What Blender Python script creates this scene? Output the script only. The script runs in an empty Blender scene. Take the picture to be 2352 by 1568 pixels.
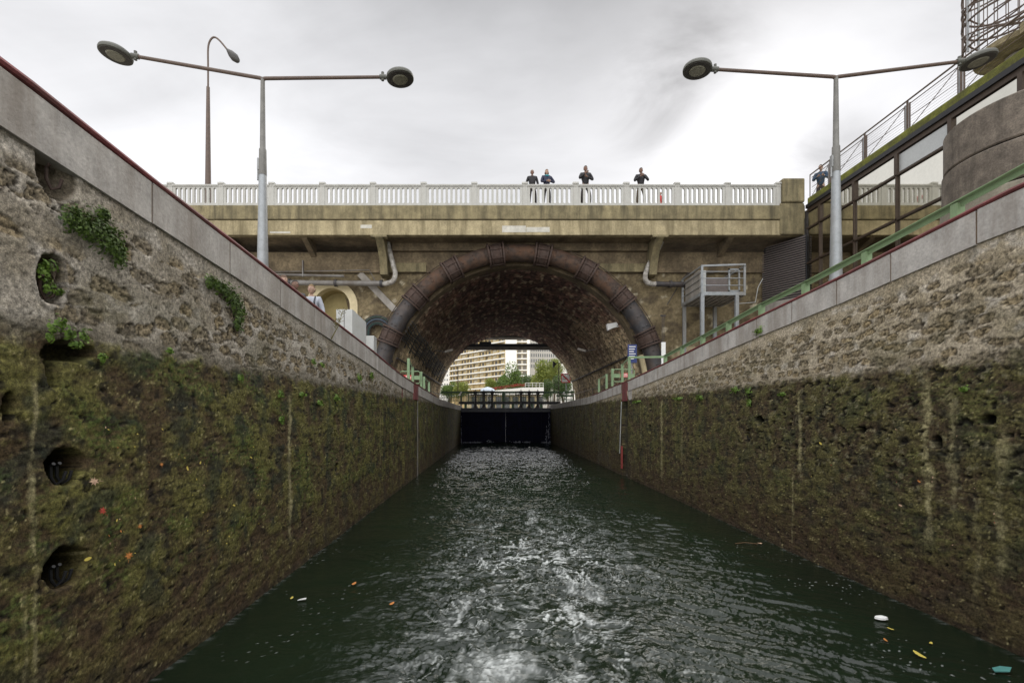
import bpy, bmesh, math, random
import numpy as np
from mathutils import Vector, Matrix
random.seed(7); rng = np.random.default_rng(7)
R = math.radians
SC = bpy.context.scene
COL = SC.collection

# ------------------------------------------------------------------ camera
FPX, VX, VY, EYE = 1100.0, 1135.0, 957.0, 2.23      # measured on a 2352 px wide view of the photograph
cam_d = bpy.data.cameras.new("camera"); cam = bpy.data.objects.new("camera", cam_d); COL.objects.link(cam)
cam.location = (0, 0, EYE); cam.rotation_euler = (R(90), 0, 0)
cam_d.sensor_width = 36; cam_d.lens = FPX / 2352 * 36
cam_d.shift_x = (1176 - VX) / 2352; cam_d.shift_y = (VY - 784) / 2352
cam_d.clip_start = 0.05; cam_d.clip_end = 3000
SC.camera = cam

def at(px, py, Y):
    return Vector(((px - VX) * Y / FPX, Y, EYE + (VY - py) * Y / FPX))

# ------------------------------------------------------------------ world, sun, exposure
SC.view_settings.view_transform = 'Standard'; SC.view_settings.look = 'None'
SC.view_settings.exposure = 0.0; SC.view_settings.gamma = 1.0
SC.cycles.use_denoising = True
SC.cycles.max_bounces = 8; SC.cycles.diffuse_bounces = 5; SC.cycles.glossy_bounces = 4
W = bpy.data.worlds.new("World"); SC.world = W; W.use_nodes = True
wn, wl = W.node_tree.nodes, W.node_tree.links; wn.clear()
def wnode(t, **kw):
    n = wn.new(t)
    for k, v in kw.items(): setattr(n, k, v)
    return n
w_out = wnode('ShaderNodeOutputWorld'); w_bg = wnode('ShaderNodeBackground'); w_bg2 = wnode('ShaderNodeBackground')
SUN_EL, SUN_AZ = 33.0, 27.0          # sun behind thin cloud, above the right-hand end of the bridge
sky = wnode('ShaderNodeTexSky', sky_type='NISHITA', sun_disc=False, sun_elevation=R(SUN_EL), sun_rotation=R(SUN_AZ))
w_bg.inputs[1].default_value = 0.1; wl.new(sky.outputs[0], w_bg.inputs[0])
w_tc = wnode('ShaderNodeTexCoord')
def wmath(op, a, b=None, clamp=False):
    n = wnode('ShaderNodeMath', operation=op, use_clamp=clamp)
    for i, v in enumerate((a, b)):
        if v is None: continue
        if isinstance(v, (int, float)): n.inputs[i].default_value = v
        else: wl.new(v, n.inputs[i])
    return n.outputs[0]
w_sep = wnode('ShaderNodeSeparateXYZ'); wl.new(w_tc.outputs['Generated'], w_sep.inputs[0])
zc = wmath('ADD', wmath('MAXIMUM', w_sep.outputs[2], 0.0), 0.22)
w_cmb = wnode('ShaderNodeCombineXYZ')
wl.new(wmath('DIVIDE', w_sep.outputs[0], zc), w_cmb.inputs[0]); wl.new(wmath('DIVIDE', w_sep.outputs[1], zc), w_cmb.inputs[1])
w_map = wnode('ShaderNodeMapping'); w_map.inputs['Rotation'].default_value = (0, 0, R(38)); w_map.inputs['Scale'].default_value = (0.62, 1.05, 1)
wl.new(w_cmb.outputs[0], w_map.inputs[0])
w_n1 = wnode('ShaderNodeTexNoise'); w_n1.inputs['Scale'].default_value = 1.15; w_n1.inputs['Detail'].default_value = 7; w_n1.inputs['Roughness'].default_value = 0.52; w_n1.inputs['Distortion'].default_value = 0.4
wl.new(w_map.outputs[0], w_n1.inputs['Vector'])
def glow(px, py, k):                  # closeness of the view direction to a point of the sky
    v = Vector((px - VX, FPX, VY - py)).normalized()
    d = wnode('ShaderNodeVectorMath', operation='DOT_PRODUCT'); wl.new(w_tc.outputs['Generated'], d.inputs[0]); d.inputs[1].default_value = v
    return wmath('POWER', wmath('MAXIMUM', d.outputs['Value'], 0.0), k)
# brightness of the cloud layer: greyer overhead, brighter toward the horizon and where the sun stands behind it
horiz = wmath('POWER', wmath('DIVIDE', wmath('SUBTRACT', 0.70, w_sep.outputs[2], clamp=True), 0.32, clamp=True), 1.15)
b0 = wmath('ADD', 0.57, wmath('MULTIPLY', horiz, 0.46))
b1 = wmath('ADD', b0, wmath('MULTIPLY', glow(1700, 290, 60), 0.55))
w_n2 = wnode('ShaderNodeTexNoise'); w_n2.inputs['Scale'].default_value = 2.4; w_n2.inputs['Detail'].default_value = 8; w_n2.inputs['Roughness'].default_value = 0.55; w_n2.inputs['Distortion'].default_value = 0.8
wl.new(w_map.outputs[0], w_n2.inputs['Vector'])
cl = wmath('ADD', wmath('MULTIPLY', wmath('SUBTRACT', w_n1.outputs[0], 0.5), 1.0), wmath('MULTIPLY', wmath('SUBTRACT', w_n2.outputs[0], 0.5), 0.5))
dark = wmath('ADD', wmath('MULTIPLY', glow(1625, 100, 120), 0.30), wmath('ADD', wmath('MULTIPLY', glow(1500, 260, 220), 0.30), wmath('MULTIPLY', glow(1880, 370, 260), 0.42)))
dark = wmath('MULTIPLY', dark, wmath('MULTIPLY', wmath('SUBTRACT', w_n2.outputs[0], 0.36, clamp=True), 5.5))
b2 = wmath('SUBTRACT', wmath('ADD', b1, cl), dark)
# an overcast sky is brightest overhead; brightness behind the boat is added to light the bridge
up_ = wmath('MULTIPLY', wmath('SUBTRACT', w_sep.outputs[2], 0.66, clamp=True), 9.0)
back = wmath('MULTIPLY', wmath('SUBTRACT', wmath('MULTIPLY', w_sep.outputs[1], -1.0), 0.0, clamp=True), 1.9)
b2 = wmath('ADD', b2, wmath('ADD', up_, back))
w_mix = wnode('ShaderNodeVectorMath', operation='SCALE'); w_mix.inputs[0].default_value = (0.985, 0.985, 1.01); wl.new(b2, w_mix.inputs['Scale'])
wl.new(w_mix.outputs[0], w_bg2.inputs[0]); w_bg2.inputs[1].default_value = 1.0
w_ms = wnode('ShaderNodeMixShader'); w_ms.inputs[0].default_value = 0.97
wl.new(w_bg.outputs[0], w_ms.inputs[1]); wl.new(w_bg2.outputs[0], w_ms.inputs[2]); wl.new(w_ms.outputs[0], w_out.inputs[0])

sun_d = bpy.data.lights.new("sun", 'SUN'); sun = bpy.data.objects.new("sun", sun_d); COL.objects.link(sun)
sun_d.energy = 0.8; sun_d.angle = R(25); sun_d.color = (1.0, 0.95, 0.87)
sv = Vector((math.sin(R(SUN_AZ)) * math.cos(R(SUN_EL)), math.cos(R(SUN_AZ)) * math.cos(R(SUN_EL)), math.sin(R(SUN_EL))))
sun.rotation_euler = sv.to_track_quat('Z', 'Y').to_euler(); sun.location = (0, 0, 40)

# ------------------------------------------------------------------ tags
def tag(o, label=None, cat=None, group=None, kind=None):
    if label: o['label'] = label
    if cat: o['category'] = cat
    if group: o['group'] = group
    if kind: o['kind'] = kind
    return o
def empty(name, loc=(0, 0, 0), rz=0.0):
    o = bpy.data.objects.new(name, None); COL.objects.link(o); o.location = loc; o.rotation_euler = (0, 0, rz)
    o.empty_display_size = 0.2
    return o
def thing(name, label, cat, loc=(0, 0, 0), rz=0.0, group=None):
    return tag(empty(name, loc, rz), label, cat, group)
def copy_tree(o, parent=None):
    c = o.copy(); COL.objects.link(c); c.parent = parent
    for ch in list(o.children): copy_tree(ch, c)
    return c

# ------------------------------------------------------------------ mesh builder
class MB:
    def __init__(s): s.v = []; s.f = []; s.m = []
    def add(s, vs, fs, mi=0):
        b = len(s.v); s.v += [tuple(v) for v in vs]
        for f in fs: s.f.append(tuple(b + i for i in f)); s.m.append(mi)
        return s
    def box(s, a, b, mi=0, M=None):
        x0, x1 = sorted((a[0], b[0])); y0, y1 = sorted((a[1], b[1])); z0, z1 = sorted((a[2], b[2]))
        vs = [Vector(p) for p in ((x0,y0,z0),(x1,y0,z0),(x1,y1,z0),(x0,y1,z0),(x0,y0,z1),(x1,y0,z1),(x1,y1,z1),(x0,y1,z1))]
        if M: vs = [M @ v for v in vs]
        return s.add(vs, ((0,3,2,1),(4,5,6,7),(0,1,5,4),(1,2,6,5),(2,3,7,6),(3,0,4,7)), mi)
    def bar(s, p, q, w, h, mi=0, up=(0, 0, 1)):
        p, q = Vector(p), Vector(q); d = q - p; L = d.length
        y = d.normalized(); u = Vector(up)
        if abs(y.dot(u)) > 0.98: u = Vector((1, 0, 0))
        x = y.cross(u).normalized(); z = x.cross(y)
        M = Matrix.Translation(p) @ Matrix((x, y, z)).transposed().to_4x4()
        return s.box((-w/2, 0, -h/2), (w/2, L, h/2), mi, M)
    def tube(s, pts, r, n=8, mi=0, cap=True):
        pts = [Vector(p) for p in pts]; k = len(pts)
        rs = r if isinstance(r, (list, tuple)) else [r] * k
        ring = []; prev = None
        for i, p in enumerate(pts):
            t = (pts[min(i+1, k-1)] - pts[max(i-1, 0)]).normalized()
            if prev is None:
                a = Vector((0, 0, 1)) if abs(t.z) < 0.9 else Vector((1, 0, 0))
                x = t.cross(a).normalized()
            else:
                x = (prev - t * prev.dot(t)).normalized()
            prev = x; y = t.cross(x)
            ring.append([p + (x * math.cos(2*math.pi*j/n) + y * math.sin(2*math.pi*j/n)) * rs[i] for j in range(n)])
        vs = [v for rr in ring for v in rr]; fs = []
        for i in range(k-1):
            for j in range(n):
                a, b = i*n+j, i*n+(j+1) % n
                fs.append((a, b, b+n, a+n))
        if cap: fs.append(tuple(range(n))[::-1]); fs.append(tuple(range((k-1)*n, k*n)))
        return s.add(vs, fs, mi)
    def lathe(s, c, prof, n=16, mi=0, M=None):
        c = Vector(c); vs = []; fs = []
        for (r, z) in prof:
            for j in range(n):
                v = Vector((r*math.cos(2*math.pi*j/n), r*math.sin(2*math.pi*j/n), z))
                if M: v = M @ v
                vs.append(c + v)
        k = len(prof)
        for i in range(k-1):
            for j in range(n):
                a, b = i*n+j, i*n+(j+1) % n
                fs.append((a, b, b+n, a+n))
        fs.append(tuple(range(n))[::-1]); fs.append(tuple(range((k-1)*n, k*n)))
        return s.add(vs, fs, mi)
    def prism(s, poly, ext, mi=0):
        """poly: list of 3D points (planar), ext: extrusion vector"""
        n = len(poly); e = Vector(ext); p = [Vector(q) for q in poly]
        vs = p + [q + e for q in p]
        fs = [tuple(range(n))[::-1], tuple(range(n, 2*n))] + [(i, (i+1) % n, (i+1) % n + n, i+n) for i in range(n)]
        return s.add(vs, fs, mi)
    def build(s, name, mats, parent=None, smooth=False, bevel=0):
        me = bpy.data.meshes.new(name); me.from_pydata(s.v, [], s.f)
        if not isinstance(mats, (list, tuple)): mats = [mats]
        for m in mats: me.materials.append(m)
        if len(mats) > 1: me.polygons.foreach_set('material_index', s.m)
        bm = bmesh.new(); bm.from_mesh(me); bmesh.ops.recalc_face_normals(bm, faces=bm.faces); bm.to_mesh(me); bm.free()
        if smooth:
            me.polygons.foreach_set('use_smooth', [True] * len(me.polygons))
            try: me.set_sharp_from_angle(angle=R(40))
            except Exception: pass
        o = bpy.data.objects.new(name, me); COL.objects.link(o)
        if parent: o.parent = parent
        if bevel:
            b = o.modifiers.new('bevel', 'BEVEL'); b.width = bevel; b.segments = 2; b.limit_method = 'ANGLE'
        return o

# ------------------------------------------------------------------ materials
def mat(name, col, rough=0.7, metal=0.0, var=0.25, scale=6.0, bump=0.15, bscale=30.0, dirt=None, dirt_amt=0.5, dirt_scale=2.0,
        streak=False, attr=None, spec=0.4, coord='Object', fmul=9):
    m = bpy.data.materials.new(name); m.use_nodes = True
    n, l = m.node_tree.nodes, m.node_tree.links
    p = n['Principled BSDF']; p.inputs['Roughness'].default_value = rough; p.inputs['Metallic'].default_value = metal
    p.inputs['Specular IOR Level'].default_value = spec
    tc = n.new('ShaderNodeTexCoord')
    def noise(sc, det=6, rg=0.6, vec=None):
        t = n.new('ShaderNodeTexNoise'); t.inputs['Scale'].default_value = sc; t.inputs['Detail'].default_value = det; t.inputs['Roughness'].default_value = rg
        l.new(vec or tc.outputs[coord], t.inputs['Vector']); return t.outputs[0]
    def mixc(f, a, b, mode='MIX'):
        t = n.new('ShaderNodeMix'); t.data_type = 'RGBA'; t.blend_type = mode
        for s_, v in ((0, f), (6, a), (7, b)):
            if isinstance(v, (int, float)): t.inputs[s_].default_value = v
            elif isinstance(v, tuple): t.inputs[s_].default_value = (*v[:3], 1)
            else: l.new(v, t.inputs[s_])
        return t.outputs[2]
    def ramp(f, a, b):
        t = n.new('ShaderNodeMapRange'); t.inputs[1].default_value = a; t.inputs[2].default_value = b; t.clamp = True
        l.new(f, t.inputs[0]); return t.outputs[0]
    if attr:
        a = n.new('ShaderNodeAttribute'); a.attribute_name = attr; base = a.outputs['Color']
    else:
        base = n.new('ShaderNodeRGB'); base.outputs[0].default_value = (*col, 1); base = base.outputs[0]
    lo = tuple(max(0, 1 - var) for _ in range(3)); hi = tuple(1 + var for _ in range(3))
    nz = noise(scale); f = ramp(nz, 0.3, 0.7)
    c = mixc(1.0, base, mixc(f, lo, hi), 'MULTIPLY')
    nz2 = noise(scale * fmul, 5); c = mixc(1.0, c, mixc(ramp(nz2, 0.3, 0.7), tuple(max(0, 1 - var*.8) for _ in range(3)), tuple(1 + var*.8 for _ in range(3))), 'MULTIPLY')
    if dirt:
        vec = None
        if streak:
            mp = n.new('ShaderNodeMapping'); mp.inputs['Scale'].default_value = (1, 1, 0.12); l.new(tc.outputs[coord], mp.inputs[0]); vec = mp.outputs[0]
        d = ramp(noise(dirt_scale, 8, 0.65, vec), 0.42, 0.68)
        dm = n.new('ShaderNodeMath'); dm.operation = 'MULTIPLY'; dm.inputs[1].default_value = dirt_amt; l.new(d, dm.inputs[0])
        c = mixc(dm.outputs[0], c, dirt)
    l.new(c, p.inputs['Base Color'])
    if bump:
        b = n.new('ShaderNodeBump'); b.inputs['Strength'].default_value = bump; b.inputs['Distance'].default_value = 0.012
        l.new(noise(bscale, 8, 0.65), b.inputs['Height']); l.new(b.outputs[0], p.inputs['Normal'])
    return m

M = {}
M['wall'] = mat('wet_masonry', (1,1,1), 0.85, var=0.55, scale=36, bump=0.55, bscale=80, attr='col', spec=0.2, fmul=3.2)
M['vault'] = mat('vault_masonry', (1,1,1), 0.9, var=0.4, scale=7, bump=0.8, bscale=16, attr='col', spec=0.2)
M['abut'] = mat('rough_render', (1,1,1), 0.92, var=0.3, scale=7, bump=0.7, bscale=22, attr='col', spec=0.2)
M['coping'] = mat('coping_concrete', (0.43,0.405,0.37), 0.85, var=0.2, scale=3.5, bump=0.4, bscale=45, dirt=(0.20,0.165,0.13), dirt_amt=0.75, dirt_scale=2.6, streak=True)
M['mortar'] = mat('joint_filler', (0.16,0.11,0.07), 0.95, var=0.3)
M['redsteel'] = mat('red_painted_steel', (0.16,0.035,0.035), 0.6, var=0.35, scale=7, bump=0.15, dirt=(0.10,0.055,0.045), dirt_amt=0.6)
M['fascia'] = mat('weathered_concrete', (0.30,0.25,0.145), 0.9, var=0.28, scale=2.2, bump=0.4, bscale=25, dirt=(0.13,0.105,0.055), dirt_amt=0.9, dirt_scale=3.2, streak=True)
M['fascia_dark'] = mat('mossy_concrete', (0.19,0.158,0.085), 0.92, var=0.3, scale=3, bump=0.4, bscale=25, dirt=(0.055,0.047,0.027), dirt_amt=0.85, dirt_scale=3.0, streak=True)
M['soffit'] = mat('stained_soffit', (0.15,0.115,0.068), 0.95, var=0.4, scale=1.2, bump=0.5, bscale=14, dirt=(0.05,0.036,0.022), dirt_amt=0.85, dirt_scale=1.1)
M['patch'] = mat('cement_patch', (0.42,0.40,0.34), 0.9, var=0.2, scale=4)
M['white'] = mat('white_painted_iron', (0.36,0.355,0.32), 0.6, var=0.08, scale=4, bump=0.08, dirt=(0.27,0.25,0.21), dirt_amt=0.5, dirt_scale=4, streak=True)
M['rust'] = mat('rusty_iron', (0.050,0.036,0.028), 0.75, var=0.5, scale=5, bump=0.5, bscale=26, dirt=(0.12,0.062,0.034), dirt_amt=0.75, dirt_scale=2.6, spec=0.25)
M['rustcol'] = mat('rusted_collar_iron', (0.060,0.036,0.026), 0.8, var=0.35, scale=8, bump=0.4, bscale=30, dirt=(0.05,0.04,0.035), dirt_amt=0.6, dirt_scale=4)
M['iron'] = mat('dark_iron', (0.035,0.034,0.036), 0.55, var=0.3, scale=6, bump=0.2, dirt=(0.09,0.06,0.04), dirt_amt=0.5)
M['galv'] = mat('galvanised_steel', (0.26,0.275,0.28), 0.5, metal=0.35, var=0.15, scale=8, bump=0.1, dirt=(0.17,0.14,0.10), dirt_amt=0.6, streak=True)
M['bronze'] = mat('bronze_frame', (0.055,0.038,0.026), 0.5, metal=0.3, var=0.2, scale=8)
M['polegrey'] = mat('dull_upper_pole', (0.13,0.125,0.11), 0.55, var=0.2, scale=8)
M['lampbrown'] = mat('brown_lamp_steel', (0.085,0.058,0.042), 0.55, var=0.2, scale=8)
M['lamprim'] = mat('lamp_rim', (0.075,0.075,0.06), 0.5, var=0.15, scale=10)
M['lampunder'] = mat('lamp_underside', (0.035,0.032,0.027), 0.5, var=0.3, scale=15)
M['lampglass'] = mat('lamp_lens', (0.17,0.165,0.12), 0.25, var=0.3, scale=20)
M['drain'] = mat('grey_drain_pipe', (0.17,0.16,0.145), 0.5, var=0.2, scale=5, dirt=(0.08,0.06,0.04), dirt_amt=0.6)
M['drainw'] = mat('limescaled_pipe', (0.36,0.34,0.30), 0.7, var=0.4, scale=8, bump=0.3, dirt=(0.09,0.07,0.05), dirt_amt=0.8, dirt_scale=5)
M['green'] = mat('pale_green_paint', (0.185,0.275,0.145), 0.5, var=0.12, scale=6, dirt=(0.14,0.17,0.09), dirt_amt=0.4)
M['dgreen'] = mat('dark_green_paint', (0.065,0.13,0.055), 0.5, var=0.2, scale=6, dirt=(0.03,0.045,0.02), dirt_amt=0.5)
M['cream'] = mat('cream_render', (0.52,0.44,0.27), 0.9, var=0.12, scale=3, dirt=(0.3,0.25,0.15), dirt_amt=0.4)
M['alcove'] = mat('alcove_render', (0.34,0.28,0.13), 0.9, var=0.15, scale=3)
M['cabinet'] = mat('grey_cabinet', (0.40,0.41,0.39), 0.5, var=0.06, scale=3, bump=0.03, dirt=(0.3,0.28,0.23), dirt_amt=0.35)
M['concrete'] = mat('grey_concrete', (0.27,0.25,0.22), 0.9, var=0.2, scale=3, bump=0.3, dirt=(0.15,0.13,0.10), dirt_amt=0.6, streak=True)
M['tower'] = mat('board_marked_concrete', (0.135,0.112,0.088), 0.9, var=0.4, scale=3.5, bump=0.7, bscale=18, dirt=(0.035,0.029,0.022), dirt_amt=0.9, dirt_scale=2.5, streak=True)
M['tower2'] = mat('pale_board_marked_concrete', (0.21,0.19,0.145), 0.9, var=0.25, scale=2.5, bump=0.5, bscale=18, dirt=(0.16,0.14,0.10), dirt_amt=0.6, dirt_scale=2.5, streak=True)
M['black'] = mat('black_steel', (0.012,0.012,0.013), 0.5, var=0.2, scale=6, bump=0.05)
M['louvre'] = mat('dark_louvre', (0.12,0.10,0.09), 0.5, var=0.15, scale=6)
M['moss'] = mat('mossy_ledge', (0.13,0.135,0.02), 0.95, var=0.45, scale=3, bump=0.7, bscale=30, dirt=(0.05,0.045,0.02), dirt_amt=0.8, dirt_scale=1.6)
M['quay'] = mat('quay_paving', (0.27,0.25,0.22), 0.9, var=0.2, scale=2)
M['asphalt'] = mat('asphalt', (0.06,0.06,0.06), 0.9)
M['gate'] = mat('navy_gate_steel', (0.0015,0.0015,0.009), 0.7, var=0.5, scale=3, bump=0.15, dirt=(0.004,0.004,0.022), dirt_amt=0.6, spec=0.12)
M['gatetop'] = mat('gate_beam_steel', (0.05,0.052,0.06), 0.5, var=0.2, scale=5)
M['foam'] = mat('leaking_water', (0.26,0.27,0.31), 0.6, var=0.5, scale=12, bump=0.6)
M['redsign'] = mat('red_sign', (0.55,0.035,0.03), 0.5, var=0.05)
M['whitesign'] = mat('white_sign', (0.75,0.75,0.72), 0.5, var=0.05, bump=0)
M['bluesign'] = mat('blue_sign', (0.02,0.035,0.13), 0.4, var=0.1)
M['blackpaint'] = mat('black_paint', (0.02,0.02,0.02), 0.5, var=0.1)
M['aptwhite'] = mat('white_facade', (0.72,0.70,0.63), 0.8, var=0.06, scale=0.5, bump=0.02)
M['aptyellow'] = mat('yellow_panel', (0.44,0.34,0.17), 0.7, var=0.15, scale=0.6, bump=0.0)
M['aptglass'] = mat('brown_window', (0.10,0.085,0.06), 0.15, var=0.6, scale=0.35, bump=0.0)
M['aptcurtain'] = mat('curtained_window', (0.42,0.38,0.28), 0.3, var=0.4, scale=0.35, bump=0.0)
M['aptgrey'] = mat('grey_facade', (0.40,0.38,0.33), 0.8, var=0.06, scale=0.5, bump=0.0)
M['aptdark'] = mat('dark_window', (0.10,0.105,0.10), 0.2, var=0.3, scale=0.5, bump=0.0)
M['trunk'] = mat('bark', (0.08,0.06,0.04), 0.95, var=0.3)
M['mirrorglass'] = mat('reflective_glass', (0.62,0.60,0.53), 0.03, metal=1.0, var=0.04, scale=1.2, bump=0.012, bscale=1.0)
M['frosted'] = mat('frosted_panel', (0.40,0.41,0.40), 0.35, var=0.08, scale=1.5, metal=0.25, bump=0.02)
M['bldg'] = mat('inner_wall', (0.12,0.11,0.10), 0.9)

def leaf_mat(name, c1, c2, rough=0.6):
    m = bpy.data.materials.new(name); m.use_nodes = True
    n, l = m.node_tree.nodes, m.node_tree.links; p = n['Principled BSDF']; p.inputs['Roughness'].default_value = rough
    g = n.new('ShaderNodeNewGeometry'); x = n.new('ShaderNodeMix'); x.data_type = 'RGBA'
    x.inputs[6].default_value = (*c1, 1); x.inputs[7].default_value = (*c2, 1)
    l.new(g.outputs['Random Per Island'], x.inputs[0]); l.new(x.outputs[2], p.inputs['Base Color'])
    p.inputs['Subsurface Weight'].default_value = 0.0
    tr = n.new('ShaderNodeBsdfTranslucent'); l.new(x.outputs[2], tr.inputs[0]); ms = n.new('ShaderNodeMixShader'); ms.inputs[0].default_value = 0.3
    l.new(p.outputs[0], ms.inputs[1]); l.new(tr.outputs[0], ms.inputs[2]); l.new(ms.outputs[0], n['Material Output'].inputs[0])
    return m
M['ivy'] = leaf_mat('ivy_leaves', (0.04,0.075,0.012), (0.13,0.20,0.04))
M['fern'] = leaf_mat('fresh_leaves', (0.08,0.15,0.02), (0.20,0.32,0.05))
M['tree1'] = leaf_mat('tree_leaves', (0.05,0.095,0.015), (0.14,0.21,0.035))
M['tree2'] = leaf_mat('yellowing_tree_leaves', (0.11,0.15,0.02), (0.26,0.28,0.05))
M['tree3'] = leaf_mat('dark_tree_leaves', (0.03,0.06,0.015), (0.09,0.14,0.03))
M['flower'] = leaf_mat('red_flowers', (0.35,0.02,0.02), (0.12,0.06,0.02))
M['weed'] = leaf_mat('dry_weed', (0.14,0.11,0.04), (0.20,0.19,0.06))
def plain(name, col, rough=0.7, spec=0.3):
    return mat(name, col, rough, var=0.12, scale=9, bump=0.0, spec=spec)

# ------------------------------------------------------------------ numpy noise
def h2(ix, iy, s):
    a = (ix.astype(np.int64) * 374761393 + iy.astype(np.int64) * 668265263 + s * 2246822519) & 0xFFFFFFFF
    a = ((a ^ (a >> 13)) * 1274126177) & 0xFFFFFFFF
    a = ((a ^ (a >> 16)) * 2654435761) & 0xFFFFFFFF
    return ((a ^ (a >> 15)) & 0xFFFFFF) / float(0x1000000)
def gn(x, y, s=0):
    x = np.asarray(x, float); y = np.asarray(y, float)
    x0 = np.floor(x); y0 = np.floor(y); fx = x - x0; fy = y - y0
    u = fx*fx*fx*(fx*(fx*6-15)+10); v = fy*fy*fy*(fy*(fy*6-15)+10)
    def g(dx, dy):
        a = h2(x0+dx, y0+dy, s) * 2*np.pi
        return np.cos(a)*(fx-dx) + np.sin(a)*(fy-dy)
    n = (g(0,0)*(1-u)+g(1,0)*u)*(1-v) + (g(0,1)*(1-u)+g(1,1)*u)*v
    return n * 1.4
def fbm(x, y, o=5, s=0, g=0.5):
    t = 0; a = 1; tot = 0
    for i in range(o):
        t = t + a*gn(x*2**i + 17.3*i, y*2**i - 9.1*i, s+i); tot += a; a *= g
    return t / tot * 1.5
def voro(x, y, s=0, j=0.8):
    x0 = np.floor(x); y0 = np.floor(y)
    f1 = np.full(x.shape, 9.0); f2 = np.full(x.shape, 9.0); idd = np.zeros(x.shape)
    for dx in (-1, 0, 1):
        for dy in (-1, 0, 1):
            cx = x0+dx; cy = y0+dy
            px = cx + 0.5 + (h2(cx, cy, s)-0.5)*j; py = cy + 0.5 + (h2(cx, cy, s+5)-0.5)*j
            d = np.hypot(px-x, py-y); i_ = h2(cx, cy, s+9)
            nf1 = d < f1
            f2 = np.where(nf1, f1, np.minimum(f2, d)); idd = np.where(nf1, i_, idd); f1 = np.where(nf1, d, f1)
    return f1, f2, idd
def ss(a, b, x):
    t = np.clip((x-a)/(b-a), 0, 1); return t*t*(3-2*t)
def mix(a, b, t):
    a = np.asarray(a, float); b = np.asarray(b, float)
    return a + (b - a) * np.asarray(t)[..., None]
def grid_mesh(name, P, colr, m, parent=None, extra=None, keep=None, smooth=True, flip=False):
    nr, nc = P.shape[:2]
    me = bpy.data.meshes.new(name)
    idx = np.arange(nr*nc).reshape(nr, nc)
    q = np.stack([idx[:-1,:-1], idx[:-1,1:], idx[1:,1:], idx[1:,:-1]], -1).reshape(-1, 4)
    if keep is not None: q = q[keep.reshape(-1)]
    if flip: q = q[:, ::-1]
    me.vertices.add(nr*nc); me.vertices.foreach_set('co', P.reshape(-1, 3).astype(np.float32).ravel())
    me.loops.add(q.size); me.loops.foreach_set('vertex_index', q.ravel().astype(np.int32))
    me.polygons.add(len(q)); me.polygons.foreach_set('loop_start', np.arange(0, q.size, 4, dtype=np.int32))
    me.polygons.foreach_set('loop_total', np.full(len(q), 4, dtype=np.int32))
    me.polygons.foreach_set('use_smooth', np.full(len(q), smooth))
    me.update(calc_edges=True); me.validate()
    if colr is not None:
        a = me.attributes.new('col', 'FLOAT_COLOR', 'POINT')
        c = np.concatenate([np.clip(colr, 0, 1), np.ones(colr.shape[:2]+(1,))], -1)
        a.data.foreach_set('color', c.reshape(-1).astype(np.float32))
    if extra is not None:
        for k, v in extra.items():
            a = me.attributes.new(k, 'FLOAT', 'POINT'); a.data.foreach_set('value', v.reshape(-1).astype(np.float32))
    me.materials.append(m)
    o = bpy.data.objects.new(name, me); COL.objects.link(o)
    if parent: o.parent = parent
    return o

# ------------------------------------------------------------------ profile of the lock sides
XL, XR = -2.90, 4.90
PL = ([-12, 2.9, 4.1, 5.9, 8.5, 11.4, 13.5, 15.6, 25.4, 60], [4.38, 4.30, 4.215, 4.115, 3.95, 3.78, 3.61, 3.49, 3.18, 3.16])
PR = ([-12, 4.5, 7.0, 9.3, 13.0, 16.9, 20.0, 24.4, 42, 60], [4.46, 4.36, 4.17, 4.04, 3.785, 3.56, 3.45, 3.26, 3.24, 3.22])
topL = lambda y: np.interp(y, *PL); topR = lambda y: np.interp(y, *PR)
COPE = 0.36; YEND = 42.3

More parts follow.
